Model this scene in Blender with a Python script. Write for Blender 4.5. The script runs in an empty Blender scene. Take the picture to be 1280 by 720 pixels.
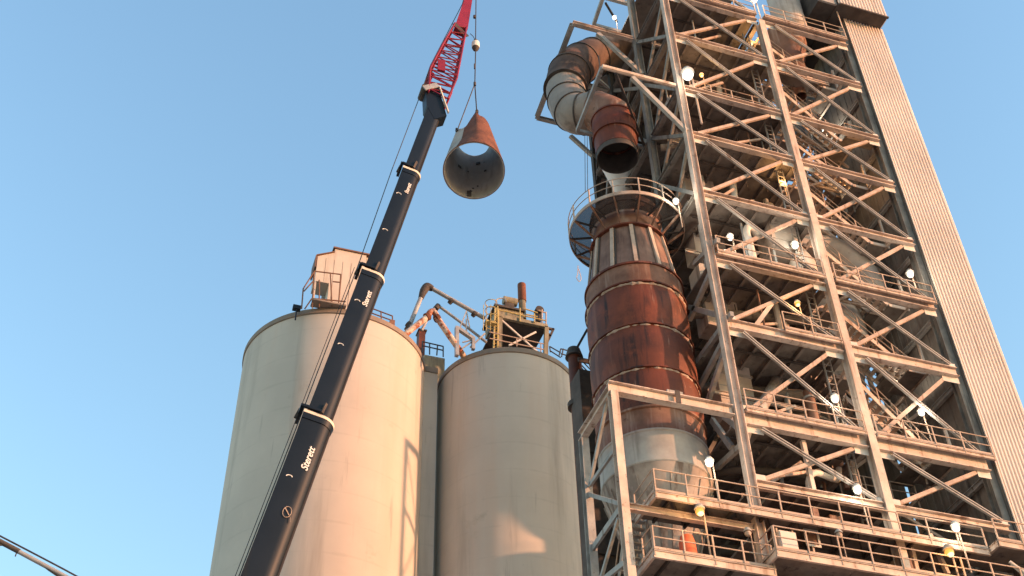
import bpy, math, random
from mathutils import Vector, Matrix
random.seed(7)
PI = math.pi
S = bpy.context.scene
COL = S.collection
# ------------------------------------------------------------------ survey: pixel of the 1280x720 photograph -> point in the place
YAW, PITCH, ROLL, FOC = math.radians(19.786), math.radians(42.705), math.radians(-1.7183), 1572.8
_f = Vector((math.sin(YAW)*math.cos(PITCH), math.cos(YAW)*math.cos(PITCH), math.sin(PITCH)))
_r0 = Vector((math.cos(YAW), -math.sin(YAW), 0)); _u0 = _r0.cross(_f)
_r = _r0*math.cos(ROLL) + _u0*math.sin(ROLL); _u = _u0*math.cos(ROLL) - _r0*math.sin(ROLL)
def ray(px, py): return _f*FOC + _r*(px-640) - _u*(py-360)
def at(px, py, Y): d = ray(px, py); return d*(Y/d.y)          # on a plane parallel to the tower front
def atx(px, py, X): d = ray(px, py); return d*(X/d.x)          # on a plane parallel to the tower side
def atz(px, py, Z): d = ray(px, py); return d*(Z/d.z)
GZ = -1.7                                                       # ground, camera height 1.7 m at the origin
# ------------------------------------------------------------------ materials
def mat(name, c0, c1, rough=.7, scale=2.0, streak=None, speck=None, metal=0.0, bump=0.15, spec=.3, lo=.35, hi=.65, lift=False):
    m = bpy.data.materials.new(name); m.use_nodes = True
    nt = m.node_tree; N = nt.nodes; L = nt.links; b = N['Principled BSDF']
    b.inputs['Roughness'].default_value = rough; b.inputs['Metallic'].default_value = metal
    b.inputs['Specular IOR Level'].default_value = spec
    geo = N.new('ShaderNodeNewGeometry')
    def noise(sc, stretch=None, det=6.0, rg=.6):
        mp = N.new('ShaderNodeMapping'); L.new(geo.outputs['Position'], mp.inputs['Vector'])
        mp.inputs['Scale'].default_value = stretch or (1, 1, 1)
        n = N.new('ShaderNodeTexNoise'); n.inputs['Scale'].default_value = sc
        n.inputs['Detail'].default_value = det; n.inputs['Roughness'].default_value = rg
        L.new(mp.outputs[0], n.inputs['Vector']); return n
    def ramp(fac, a, bb, ca, cb):
        r = N.new('ShaderNodeValToRGB'); e = r.color_ramp.elements
        e[0].position = a; e[1].position = bb; e[0].color = (*ca, 1); e[1].color = (*cb, 1)
        L.new(fac, r.inputs[0]); return r
    n1 = noise(scale); r1 = ramp(n1.outputs['Fac'], lo, hi, c0, c1); out = r1.outputs[0]
    def mix(fac, a, colr):
        x = N.new('ShaderNodeMixRGB'); L.new(fac, x.inputs[0]); L.new(a, x.inputs[1]); x.inputs[2].default_value = (*colr, 1); return x.outputs[0]
    if streak:                                                   # (colour, scale, low, high): runs of dirt, long in z
        for colr, sc, a, bb in ([streak] if not isinstance(streak, list) else streak):
            n2 = noise(sc, (1, 1, .08), 5); r2 = ramp(n2.outputs['Fac'], a, bb, (0, 0, 0), (1, 1, 1)); out = mix(r2.outputs[0], out, colr)
    if speck:
        for colr, sc, a, bb in ([speck] if not isinstance(speck, list) else speck):
            n3 = noise(sc, None, 8, .7); r3 = ramp(n3.outputs['Fac'], a, bb, (0, 0, 0), (1, 1, 1)); out = mix(r3.outputs[0], out, colr)
    if lift:                                                     # slipform pour joints: faint level rings 1.2 m apart, with broken tone
        sp = N.new('ShaderNodeSeparateXYZ'); L.new(geo.outputs['Position'], sp.inputs[0])
        md = N.new('ShaderNodeMath'); md.operation = 'PINGPONG'; md.inputs[1].default_value = 1.2; L.new(sp.outputs[2], md.inputs[0])
        n4 = noise(.5, (1, 1, .4), 4); ad = N.new('ShaderNodeMath'); ad.operation = 'MULTIPLY_ADD'; ad.inputs[1].default_value = .5; L.new(n4.outputs['Fac'], ad.inputs[0]); L.new(md.outputs[0], ad.inputs[2])
        r4 = ramp(ad.outputs[0], .20, .34, (.30, .30, .30), (0, 0, 0)); out = mix(r4.outputs[0], out, (.36, .32, .275))
    L.new(out, b.inputs['Base Color'])
    if bump:
        nb = noise(scale*6, None, 6); bp = N.new('ShaderNodeBump'); bp.inputs['Strength'].default_value = bump; bp.inputs['Distance'].default_value = .03
        L.new(nb.outputs['Fac'], bp.inputs['Height']); L.new(bp.outputs[0], b.inputs['Normal'])
    return m
def emit(name, col, st):
    m = bpy.data.materials.new(name); m.use_nodes = True; b = m.node_tree.nodes['Principled BSDF']
    b.inputs['Base Color'].default_value = (*[c*.06 for c in col], 1); b.inputs['Emission Color'].default_value = (*col, 1); b.inputs['Emission Strength'].default_value = st
    return m
M = {}
M['steel'] = mat('dusty_steel_paint', (.43, .335, .275), (.63, .51, .43), .75, .8, [((.22, .13, .09), 2.2, .54, .72)], [((.17, .075, .04), 4, .58, .70)])
M['brace'] = mat('rusty_pink_brace', (.35, .255, .20), (.51, .385, .31), .75, 1.6, [((.20, .11, .075), 3.0, .58, .74)], [((.17, .075, .04), 4, .60, .72)])
M['steel2'] = mat('weathered_grey_steel', (.25, .235, .22), (.38, .355, .33), .7, 1.1, ((.15, .11, .085), 3.5, .58, .72), ((.13, .065, .035), 6, .64, .74))
M['shade'] = mat('shaded_grey_steel', (.15, .132, .118), (.25, .225, .20), .75, 1.1, ((.07, .055, .045), 3.5, .56, .72))  # grey steel darkened in its colour for the shaded side face
M['rail'] = mat('railing_paint', (.36, .265, .205), (.49, .375, .30), .7, 2, None, ((.16, .08, .05), 4, .6, .7), bump=0)
M['gusset'] = mat('pale_gusset_paint', (.52, .465, .415), (.64, .58, .52), .7, 2, None, ((.2, .12, .08), 5, .64, .74))
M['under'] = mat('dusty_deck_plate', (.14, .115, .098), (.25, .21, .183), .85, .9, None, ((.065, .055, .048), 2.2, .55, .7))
M['dark'] = mat('dark_steel', (.045, .037, .033), (.085, .07, .062), .8, 1.0)  # plain dark tone, also put on parts that stand in shade
M['equip'] = mat('dust_coated_plate', (.36, .30, .258), (.50, .425, .37), .8, .9, ((.18, .14, .115), 2.2, .55, .72), ((.17, .09, .055), 3, .64, .74))
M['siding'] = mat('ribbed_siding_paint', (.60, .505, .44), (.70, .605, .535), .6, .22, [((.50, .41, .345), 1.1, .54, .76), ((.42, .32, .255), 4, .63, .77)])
M['inner'] = mat('shaded_inner_siding', (.15, .128, .112), (.235, .205, .182), .8, .7, ((.10, .086, .075), 3, .5, .7))  # siding darkened in its colour for the dim inside of the tower
M['conc'] = mat('silo_concrete', (.465, .415, .36), (.535, .475, .41), .88, .16, [((.36, .32, .275), .45, .54, .70), ((.50, .405, .335), .28, .55, .75), ((.33, .295, .26), 1.1, .63, .74)], [((.37, .325, .27), .22, .62, .74), ((.38, .335, .28), 1.6, .68, .75)], bump=.1, lift=True)
M['rim'] = mat('silo_rim_steel', (.19, .155, .125), (.27, .21, .165), .8, .8)
M['rust'] = mat('rusted_shell', (.052, .017, .011), (.15, .038, .018), .62, .35, [((.20, .075, .045), 1.5, .56, .70), ((.028, .012, .009), 2.2, .57, .68), ((.30, .19, .14), 3.2, .66, .74)], [((.23, .055, .024), .45, .52, .70), ((.26, .145, .10), 1.5, .66, .76)], bump=.3, spec=.28)
M['rust2'] = mat('rust_with_dust', (.13, .06, .038), (.24, .125, .085), .75, .9, ((.30, .20, .155), 2.4, .52, .7), ((.08, .035, .022), 1.8, .6, .7), bump=.25)
M['rustp'] = mat('rusty_panel', (.15, .08, .058), (.24, .14, .105), .7, 1.1, ((.09, .05, .038), 2.6, .5, .68), None, bump=.2)
M['dustrust'] = mat('sooty_dusted_rust', (.055, .032, .024), (.14, .085, .063), .8, .6, [((.05, .03, .024), 1.1, .5, .7)], [((.24, .12, .075), .8, .58, .7), ((.03, .022, .02), .5, .55, .68)], bump=.2)
M['dust'] = mat('dust_crust', (.33, .24, .19), (.44, .34, .28), .9, 3)
M['grey'] = mat('grey_shell', (.21, .175, .155), (.29, .245, .215), .7, .8, ((.15, .12, .10), 2.0, .52, .7), ((.24, .155, .11), 2.5, .62, .72))
M['lining'] = mat('pale_duct_lining', (.30, .28, .26), (.42, .395, .365), .8, .9, ((.2, .18, .165), 2.0, .56, .74), ((.18, .12, .09), 2.5, .66, .74))
M['cone'] = mat('streaked_cone_plate', (.22, .18, .152), (.35, .29, .245), .75, 1.0, [((.13, .09, .07), 2.2, .5, .62), ((.36, .30, .26), 3.0, .6, .7)])
M['black'] = mat('black_crane_paint', (.0025, .005, .010), (.0048, .0082, .015), .45, .7, ((.012, .011, .011), 1.2, .6, .8), bump=.03, spec=.24)
M['belly'] = mat('sunlit_boom_belly', (.014, .010, .009), (.026, .018, .015), .6, 1, None, None, bump=.05)  # brown tone that paints the sunlit strip of the boom
M['cream'] = mat('cream_collar', (.55, .48, .40), (.66, .59, .5), .6, 2, bump=.05)
M['white'] = mat('white_lettering', (.74, .70, .65), (.8, .76, .71), .6, 2, bump=0)
M['red'] = mat('red_jib_paint', (.15, .006, .022), (.24, .013, .034), .5, 1, bump=.03)
M['cable'] = mat('wire_rope', (.03, .03, .032), (.06, .06, .062), .6, 3, bump=0)
M['ball'] = mat('hook_ball_paint', (.6, .55, .48), (.72, .66, .6), .5, 4, bump=0)
M['orange'] = mat('orange_cover', (.50, .095, .045), (.62, .14, .07), .7, 2)
M['orust'] = mat('fresh_orange_rust', (.11, .04, .022), (.18, .066, .036), .85, 1.2, ((.08, .03, .018), 2, .5, .68), ((.25, .11, .065), 3, .6, .72))
M['yellow'] = mat('yellow_rail_paint', (.38, .29, .10), (.46, .36, .15), .6, 2, bump=0)
M['olive'] = mat('dusty_olive_housing', (.19, .165, .11), (.28, .25, .18), .8, 1, ((.1, .08, .06), 2, .5, .7))
M['pent'] = mat('penthouse_sheet', (.46, .40, .34), (.53, .47, .40), .7, .4, ((.40, .33, .27), 1.4, .56, .72), bump=.05)
M['brown'] = mat('brown_rail_paint', (.13, .065, .04), (.19, .10, .065), .7, 2, bump=0)
M['pipe'] = mat('galvanised_pipe', (.25, .25, .255), (.36, .355, .35), .55, 1.5, None, ((.15, .08, .05), 2, .66, .75), metal=.2)
M['flaky'] = mat('flaking_rusty_pipe', (.50, .41, .34), (.55, .46, .39), .75, 1.0, None, ((.26, .08, .04), 1.4, .47, .56))
M['ground'] = mat('packed_limestone_dust', (.33, .285, .24), (.45, .395, .33), .95, .5, None, ((.22, .19, .16), 4, .55, .7))
M['tyre'] = mat('tyre_rubber', (.015, .015, .015), (.03, .03, .03), .9, 3)
M['lwhite'] = emit('lamp_white', (1.0, .95, .82), .9)
M['lgreen'] = emit('lamp_cool', (1.0, .93, .70), .5)
M['lglow'] = emit('lamp_bulb_warm', (1.0, .74, .34), .6)
M['lorange'] = emit('lamp_sodium', (1.0, .38, .07), .42)
def grating():
    m = bpy.data.materials.new('open_grating'); m.use_nodes = True; nt = m.node_tree; N = nt.nodes; L = nt.links
    b = N['Principled BSDF']; b.inputs['Base Color'].default_value = (.075, .068, .066, 1); b.inputs['Roughness'].default_value = .8
    t = N.new('ShaderNodeBsdfTransparent'); mx = N.new('ShaderNodeMixShader'); mx.inputs[0].default_value = .38
    L.new(b.outputs[0], mx.inputs[1]); L.new(t.outputs[0], mx.inputs[2]); L.new(mx.outputs[0], N['Material Output'].inputs[0]); return m
M['grating'] = grating()
# ------------------------------------------------------------------ mesh builder
class MB:
    def __init__(s): s.v = []; s.f = []; s.sm = False
    def add(s, vs, fs):
        o = len(s.v); s.v += [Vector(v) for v in vs]; s.f += [tuple(i+o for i in f) for f in fs]; return s
    def box(s, x0, x1, y0, y1, z0, z1):
        return s.add([(x0,y0,z0),(x1,y0,z0),(x1,y1,z0),(x0,y1,z0),(x0,y0,z1),(x1,y0,z1),(x1,y1,z1),(x0,y1,z1)],
                     [(0,3,2,1),(4,5,6,7),(0,1,5,4),(1,2,6,5),(2,3,7,6),(3,0,4,7)])
    def frame(s, p, q, up=(0,0,1)):
        p = Vector(p); q = Vector(q); d = (q-p).normalized(); up = Vector(up)
        if abs(d.dot(up)) > .97: up = Vector((0,1,0))
        a = d.cross(up).normalized(); b = a.cross(d).normalized(); return p, q, d, a, b
    def prism(s, p, q, sec, up=(0,0,1), cap=True):               # section points (a, b) swept straight from p to q
        p, q, d, a, b = s.frame(p, q, up); n = len(sec)
        vs = [p+a*x+b*y for x, y in sec] + [q+a*x+b*y for x, y in sec]
        fs = [(i, (i+1) % n, n+(i+1) % n, n+i) for i in range(n)]
        if cap: fs += [tuple(range(n-1, -1, -1)), tuple(range(n, 2*n))]
        return s.add(vs, fs)
    def bar(s, p, q, w, h, up=(0,0,1)):
        return s.prism(p, q, [(-w/2,-h/2),(w/2,-h/2),(w/2,h/2),(-w/2,h/2)], up)
    def ibeam(s, p, q, w, h, t=.035, up=(0,0,1)):
        tw = t*.8; a, b = w/2, h/2
        return s.prism(p, q, [(-a,-b),(a,-b),(a,-b+t),(tw/2,-b+t),(tw/2,b-t),(a,b-t),(a,b),(-a,b),(-a,b-t),(-tw/2,b-t),(-tw/2,-b+t),(-a,-b+t)], up)
    def channels(s, p, q, w, h, gap=.06, up=(0,0,1)):             # two angles back to back
        p, q, d, a, b = s.frame(p, q, up)
        for k in (-1, 1):
            o = b*k*(gap/2+(h-gap)/4); s.bar(p+o, q+o, w, (h-gap)/2, b)
        return s
    def tube(s, p, q, r, n=8, r2=None, cap=True):
        r2 = r if r2 is None else r2; s.sm = True; p, q, d, a, b = s.frame(p, q)
        vs = [p+(a*math.cos(t)+b*math.sin(t))*r for t in [2*PI*i/n for i in range(n)]] + [q+(a*math.cos(t)+b*math.sin(t))*r2 for t in [2*PI*i/n for i in range(n)]]
        fs = [(i, (i+1) % n, n+(i+1) % n, n+i) for i in range(n)]
        if cap: fs += [tuple(range(n-1, -1, -1)), tuple(range(n, 2*n))]
        return s.add(vs, fs)
    def sweep(s, pts, r, n=12, cap=True, sub=6):
        s.sm = True; P = [Vector(p) for p in pts]; R = r if isinstance(r, (list, tuple)) else [r]*len(P)
        if sub > 1:
            E = [P[0]*2-P[1]]+P+[P[-1]*2-P[-2]]; Q = []; RR = []
            for i in range(1, len(E)-2):
                for k in range(sub):
                    t = k/sub; p0, p1, p2, p3 = E[i-1:i+3]
                    Q.append(.5*((2*p1)+(p2-p0)*t+(2*p0-5*p1+4*p2-p3)*t*t+(3*p1-p0-3*p2+p3)*t**3)); RR.append(R[i-1]*(1-t)+R[i]*t)
            Q.append(P[-1]); RR.append(R[-1]); P, R = Q, RR
        vs = []; a = None
        for i, p in enumerate(P):
            d = (P[min(i+1, len(P)-1)]-P[max(i-1, 0)]).normalized()
            if a is None: a = d.cross(Vector((0,0,1)) if abs(d.z) < .9 else Vector((0,1,0))).normalized()
            a = (a-d*a.dot(d)).normalized(); b = d.cross(a)
            vs += [p+(a*math.cos(2*PI*k/n)+b*math.sin(2*PI*k/n))*R[i] for k in range(n)]
        fs = [(i*n+k, i*n+(k+1) % n, (i+1)*n+(k+1) % n, (i+1)*n+k) for i in range(len(P)-1) for k in range(n)]
        if cap: fs += [tuple(range(n-1, -1, -1)), tuple(range((len(P)-1)*n, len(P)*n))]
        s.path = P; return s.add(vs, fs)
    def lathe(s, cx, cy, prof, n=48, closed=False, wob=0.0):      # prof: (radius, z)
        s.sm = True; m = len(prof); vs = []
        for i in range(n):
            t = 2*PI*i/n
            for r, z in prof:
                w = 1+wob*math.sin(5*t+z*1.7)*math.cos(2*t-z) if wob else 1
                vs.append((cx+r*w*math.cos(t), cy+r*w*math.sin(t), z))
        fs = []
        for i in range(n):
            j = (i+1) % n
            for k in range(m if closed else m-1):
                l = (k+1) % m; fs.append((i*m+k, j*m+k, j*m+l, i*m+l))
        return s.add(vs, fs)
    def poly(s, outline, y0, y1):                                 # (x, z) outline extruded in y
        n = len(outline)
        vs = [(x, y0, z) for x, z in outline]+[(x, y1, z) for x, z in outline]
        return s.add(vs, [(i, (i+1) % n, n+(i+1) % n, n+i) for i in range(n)]+[tuple(range(n-1, -1, -1)), tuple(range(n, 2*n))])
    def build(s, name, m, parent=None, smooth=None, bevel=0):
        o0 = Vector((0,0,0)); p = parent
        while p: o0 += p.location; p = p.parent
        me = bpy.data.meshes.new(name); me.from_pydata([v-o0 for v in s.v], [], s.f); me.validate()
        import bmesh
        bm = bmesh.new(); bm.from_mesh(me); bmesh.ops.recalc_face_normals(bm, faces=bm.faces)
        bm.to_mesh(me); bm.free()
        for x in (m if isinstance(m, list) else [m]): me.materials.append(M[x])
        if s.sm if smooth is None else smooth:
            me.shade_smooth(); me.set_sharp_from_angle(angle=math.radians(35))
        o = bpy.data.objects.new(name, me); COL.objects.link(o); o.parent = parent
        return o
def tag(o, label=None, cat=None, group=None, kind=None):
    if label: o['label'] = label
    if cat: o['category'] = cat
    if group: o['group'] = group
    if kind: o['kind'] = kind
    return o
def thing(name, loc, label, cat, group=None):
    o = bpy.data.objects.new(name, None); COL.objects.link(o); o.location = Vector(loc); o.empty_display_size = .3
    return tag(o, label, cat, group)
def dup(root, loc, label, scale=1.0, rotz=0):
    r = root.copy(); COL.objects.link(r); r.location = loc; r.scale = (scale,)*3; r.rotation_euler.z = rotz; r['label'] = label
    for ch in list(root.children):
        c = ch.copy(); COL.objects.link(c); c.parent = r
        for g in ch.children:
            d = g.copy(); COL.objects.link(d); d.parent = c
    return r
V = Vector
def railing(parent, p, q, up=1.07, n=None, r=.03, posts=True, kick=True, m='rail'):
    p = V(p); q = V(q); L_ = (q-p).length; n = n or max(1, round(L_/1.45))
    rl = MB()
    for h in (up, up*.53): rl.tube(p+V((0,0,h)), q+V((0,0,h)), r, 6)
    o = rl.build('railing', m, parent)
    for k in range(n+1):
        t = p.lerp(q, k/n)
        MB().bar(t-V((0,0,.28)), t+V((0,0,up)), .06, .06, (0,1,0)).build('post', m, o)
    if kick: MB().bar(p+V((0,.02,.07)), q+V((0,.02,.07)), .02, .14).build('kick_plate', m, parent)
    return o
# ------------------------------------------------------------------ setting
g = MB(); g.add([(-900,-900,GZ),(900,-900,GZ),(900,900,GZ),(-900,900,GZ)], [(0,1,2,3)])
tag(g.build('ground', 'ground'), 'packed pale limestone yard around the plant', None, None, 'structure')
# ------------------------------------------------------------------ preheater tower frame
XA, XB, XC, XR = 25.15, 31.95, 38.62, 41.73
YF, Y2, Y3, YB = 40.0, 44.2, 48.4, 52.3
LV = [67.72, 63.25, 58.06, 53.93, 49.14, 44.36, 39.86, 34.2, 30.62]        # beam centre heights, top to bottom
LOW = [28.45, 25.4, 20.0, 14.0, 8.0, 3.0]
HB = {0:.52, 1:.36, 2:.36, 3:.36, 4:.36, 5:.46, 6:.56, 7:.78, 8:.36}
tower = thing('preheater_tower', ((XA+XC)/2, 46, GZ), 'tall open steel plant tower with cross braced bays and many dark decks', 'tower')
for x, y, top, rot in [(XA,YF,74.5,1),(XB,YF,67.4,0),(XC-.02,YF+.42,70,0),(XA,YB,74.5,1),(XB,YB,70,0),(XC,YB,70,0),(XA,Y2,74.5,1),(XA,Y3,74.5,1)]:
    z0 = 49.3 if (x == XA and y in (Y2,)) else GZ
    up = (1,0,0) if rot else (0,1,0)
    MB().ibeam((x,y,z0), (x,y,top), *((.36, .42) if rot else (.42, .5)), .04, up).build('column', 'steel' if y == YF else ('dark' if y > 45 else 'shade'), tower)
for i, z in enumerate(LV):                                       # front beams
    h = HB[i]
    MB().ibeam((XA+.28,YF,z), (XB-.25,YF,z), .34, h, .04).build('beam', 'steel', tower)
    MB().ibeam((XB+.25,YF,z), (XC-.27,YF,z), .34, h, .04).build('beam', 'steel', tower)
for z in LOW[1:]:
    MB().ibeam((XA+.28,YF,z), (XB-.25,YF,z), .34, .6, .04).build('beam', 'steel', tower)
    MB().ibeam((XB+.25,YF,z), (XC-.27,YF,z), .34, .6, .04).build('beam', 'steel', tower)
for i, z in enumerate(LV):                                       # side and rear beams
    ys = [YF, Y2, Y3, YB] if i < 5 else [YF, Y3, YB]
    if i >= 5:
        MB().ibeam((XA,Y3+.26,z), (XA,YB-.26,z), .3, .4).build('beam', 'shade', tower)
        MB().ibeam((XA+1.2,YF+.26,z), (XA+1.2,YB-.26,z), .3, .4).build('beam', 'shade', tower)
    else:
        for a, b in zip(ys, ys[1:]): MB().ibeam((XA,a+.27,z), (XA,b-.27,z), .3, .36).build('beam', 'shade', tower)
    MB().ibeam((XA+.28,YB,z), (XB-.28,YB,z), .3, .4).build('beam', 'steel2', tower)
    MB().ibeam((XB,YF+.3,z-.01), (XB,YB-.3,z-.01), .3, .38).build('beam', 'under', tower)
def gus(x0, x1, z0, z1, y):
    MB().box(x0, x1, y-.012, y+.012, z0, z1).build('gusset', 'gusset', tower)
LL = [72.4]+LV+[25.4]
for i in range(len(LL)-1):                                       # X bracing of the two front bays
    zt, zb = LL[i], LL[i+1]; ht = HB.get(i-1, .4)/2; hb = HB.get(i, .4)/2
    for x0, x1 in ((XA+.25, XB-.24), (XB+.24, XC-.25)):
        if i == 0 and x0 > 30: continue
        if i == len(LL)-2: continue
        dz = (zt-zb)
        e = .55 if dz < 5 else .8
        p = V((x0+.35, YF+.12, zb+hb+.16)); q = V((x1-.75, YF+.12, zt-ht-.10))
        MB().bar(p, q, .15, .19, (0,0,1)).build('brace', 'brace', tower)
        p = V((x0+.75, YF-.10, zt-ht-.12)); q = V((x1-.35, YF-.10, zb+hb+.16))
        MB().channels(p, q, .12, .21, .08).build('brace', 'steel2', tower)
        if i > 0: gus(x0-.02, x0+e+.35, zt-ht-.36, zt-ht+.01, YF+.03)
        gus(x1-e-.15, x1+.02, zt-ht-.36, zt-ht+.01, YF+.05)
        if i in (4, 6, 7, 8): gus(x0-.02, x0+e, zb+hb-.01, zb+hb+.40, YF+.03)
        gus(x1-e, x1+.02, zb+hb-.01, zb+hb+.3, YF-.03)
MB().bar((XA+3.35,YF+.35,LV[8]+.2), (XA+3.35,YF+.35,LV[7]-.4), .2, .2).build('brace', 'steel', tower)
a = at(966,378,YF+.15); b = at(944,408,YF+.15); MB().bar(a, b, .16, .22).build('brace', 'steel', tower)
for z0, z1, y0, y1 in [(LV[1],LV[0],YF,Y2),(LV[2],LV[1],YF,Y2),(LV[3],LV[2],YF,Y2),(LV[4],LV[3],YF,Y2),(LV[2],LV[1],Y2,Y3),(LV[1],LV[0],Y2,Y3),(LV[4],LV[2],Y3,YB),(LV[2],LV[0],Y3,YB)]:
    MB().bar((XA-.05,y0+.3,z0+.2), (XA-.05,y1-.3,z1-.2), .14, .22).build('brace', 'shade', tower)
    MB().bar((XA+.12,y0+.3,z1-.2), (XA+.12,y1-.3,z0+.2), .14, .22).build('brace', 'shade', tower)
for p, q in [((893,330),(862,400)),((915,392),(872,452)),((908,432),(884,505)),((912,398),(862,384)),((898,300),(868,330)),((905,425),(866,500)),((936,545),(905,520)),((915,560),(890,525)),((932,552),(896,585))]:
    MB().bar(atx(*p, XA+.35), atx(*q, XA+.35), .2, .28).build('brace', 'steel2', tower)
def top_(i): return LV[i]+HB[i]/2+.08
# decks, with their joists
for i, z in enumerate(LV+LOW[2:]):
    zz = z+.22+ (HB.get(i, .5)/2-.2)
    x0 = XA+.3
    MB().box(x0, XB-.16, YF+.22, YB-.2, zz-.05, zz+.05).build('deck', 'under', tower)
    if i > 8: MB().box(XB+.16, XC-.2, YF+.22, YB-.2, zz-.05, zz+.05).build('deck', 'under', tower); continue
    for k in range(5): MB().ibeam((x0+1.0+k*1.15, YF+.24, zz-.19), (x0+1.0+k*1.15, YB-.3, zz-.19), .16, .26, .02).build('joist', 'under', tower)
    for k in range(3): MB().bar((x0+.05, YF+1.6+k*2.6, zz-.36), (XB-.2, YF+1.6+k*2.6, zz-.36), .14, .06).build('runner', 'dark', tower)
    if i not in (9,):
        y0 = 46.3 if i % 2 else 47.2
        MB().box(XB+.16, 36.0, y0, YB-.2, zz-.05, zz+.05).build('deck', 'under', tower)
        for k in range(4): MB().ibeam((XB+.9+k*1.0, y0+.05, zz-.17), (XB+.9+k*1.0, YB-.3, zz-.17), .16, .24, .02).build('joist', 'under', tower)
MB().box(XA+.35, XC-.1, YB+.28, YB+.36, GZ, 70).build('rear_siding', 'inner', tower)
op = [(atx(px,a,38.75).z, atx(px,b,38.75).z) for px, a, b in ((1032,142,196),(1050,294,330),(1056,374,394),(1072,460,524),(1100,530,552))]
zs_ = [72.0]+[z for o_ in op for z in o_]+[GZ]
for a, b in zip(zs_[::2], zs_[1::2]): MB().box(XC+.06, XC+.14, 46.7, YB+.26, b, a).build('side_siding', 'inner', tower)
# inner framing, conduits and rails between the decks
for x, y in ((28.55, 45.6), (35.4, 46.4)):
    MB().ibeam((x,y,GZ), (x,y,72), .34, .36, .03, (0,1,0)).build('column', 'shade', tower)
rnd = random.Random(11)
for i in range(8):
    zt, zb = LV[i]-.4, top_(i+1)
    MB().bar((XA+.5,45.62,zb+.1), (28.4,45.62,zt), .12, .2).build('inner_brace', 'shade', tower)
    MB().bar((28.7,45.62,zt), (XB-.3,45.62,zb+.1), .12, .2).build('inner_brace', 'equip' if i % 2 else 'shade', tower)
    MB().bar((XB+.3,46.42,zb+.1), (35.3,46.42,zt), .12, .2).build('inner_brace', 'shade', tower)
    MB().bar((XB+.1,YF+.5,zb+.3), (XB+.1,46.0,zt-.1), .12, .2).build('inner_brace', 'shade', tower)
    railing(tower, (26.2,42.6,zb), (XB-.5,42.6,zb), kick=False)
    zm = (zt+zb)/2+.1
    if i % 2 == 0: MB().ibeam((XA+.4,43.0,zm+.9), (XB-.2,43.0,zm+.9), .14, .24, .02).build('inner_beam', 'equip', tower)
    for k in range(4):
        x = rnd.uniform(26, 31.5); y = rnd.uniform(40.9, 43.6); r = rnd.choice((.05,.07,.1,.16)); m = rnd.choice(('equip','pipe','rust2','steel2'))
        MB().tube((x,y,zb), (x,y,zt), r, 10).build('conduit', m, tower)
    x = rnd.uniform(26, 29); y = rnd.uniform(41, 42.5)
    MB().sweep([(x,y,zb), (x,y,zb+1.2), (x+.5,y,zb+1.8), (x+2.0,y+.6,zb+2.1), (x+2.4,y+.8,zt)], rnd.choice((.1,.15,.2)), 12, True, 4).build('pipe_run', rnd.choice(('equip','pipe','gusset')), tower)
    MB().box(rnd.uniform(26,30), rnd.uniform(30.2,31), 41.6, 42.2, zb, zb+rnd.uniform(.5,1.1)).build('plinth_box', rnd.choice(('equip','rust2')), tower)
for i in range(8):
    zt, zb = LV[i]-.4, top_(i+1)
    for y in (41.6, 43.9):
        a, b = (XB+.4, XC-.6) if (i+int(y)) % 2 else (XC-.6, XB+.4)
        MB().bar((a,y+1.2,zb+.1), (b,y+1.2,zt), .1, .16).build('inner_brace', 'brace', tower)
    MB().ibeam((XB+.2,43.0,zb+1.9), (XC-.3,43.0,zb+1.9), .12, .2, .02).build('inner_beam', 'brace', tower)
    railing(tower, (XB+1.2,44.6,zb+.1), (XC-1.0,44.6,zb+.1), kick=False)
    for k in range(3):
        x = rnd.uniform(32.5, 38); y = rnd.uniform(42.6, 46); MB().tube((x,y,zb), (x,y,zt), rnd.choice((.05,.08,.14)), 10).build('conduit', rnd.choice(('equip','pipe','rust2')), tower)
    for k in range(2):
        a = V((rnd.uniform(26,28),rnd.uniform(40.6,42),zb+rnd.uniform(.3,1))); b = a+V((rnd.uniform(2,3.5),rnd.uniform(-.2,.8),rnd.uniform(1.2,2.6)))
        MB().bar(a, b, .1, .14).build('inner_brace', 'brace', tower)
# side landings in the right bay, their edge beams running into the tower
for i in range(7):
    z = LV[i+1]+.82
    for x, z_ in ((32.3, LV[i]-.63), (37.6, z)):
        MB().ibeam((x,40.7,z_), (x,46.3,z_), .12, .24, .02).build('landing_beam', 'steel', tower)
    railing(tower, (32.4,42.9,LV[i]-.6), (34.6,42.9,LV[i]-.6), kick=False)
# top deck plates (level above the picture)
MB().box(XA+.3, XB-.2, YF+.22, YB-.2, 72.5, 72.6).build('deck', 'under', tower)
# ------------------------------------------------------------------ elevator shaft with ribbed siding
shaft = thing('elevator_shaft', ((XC+XR)/2, 43, GZ), 'tall beige shaft clad in vertical ribbed siding on the tower edge', 'shaft')
def ribs(x0, x1, y, z0, z1, n, dep=.075, flip=1):
    w = (x1-x0)/n; pr = []
    for k in range(n):
        a = x0+k*w; pr += [(a, 0), (a+w*.46, 0), (a+w*.56, 1), (a+w*.90, 1)]
    pr.append((x1, 0)); m = MB(); vs = []
    for x, d in pr: vs += [(x, y-flip*dep*d, z0), (x, y-flip*dep*d, z1)]
    return m.add(vs, [(2*i, 2*i+2, 2*i+3, 2*i+1) for i in range(len(pr)-1)])
XS0 = 38.84
ribs(XS0, XR, YF-.02, GZ, 70.72, 13).build('front_siding', 'siding', shaft)
MB().box(XS0-.03, XS0+.04, YF-.10, YF-.03, GZ, 70.7).build('corner_trim', 'siding', shaft)
MB().box(XR-.03, XR+.05, YF-.10, YF-.03, GZ, 70.7).build('corner_trim', 'siding', shaft)
sd = MB()
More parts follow.
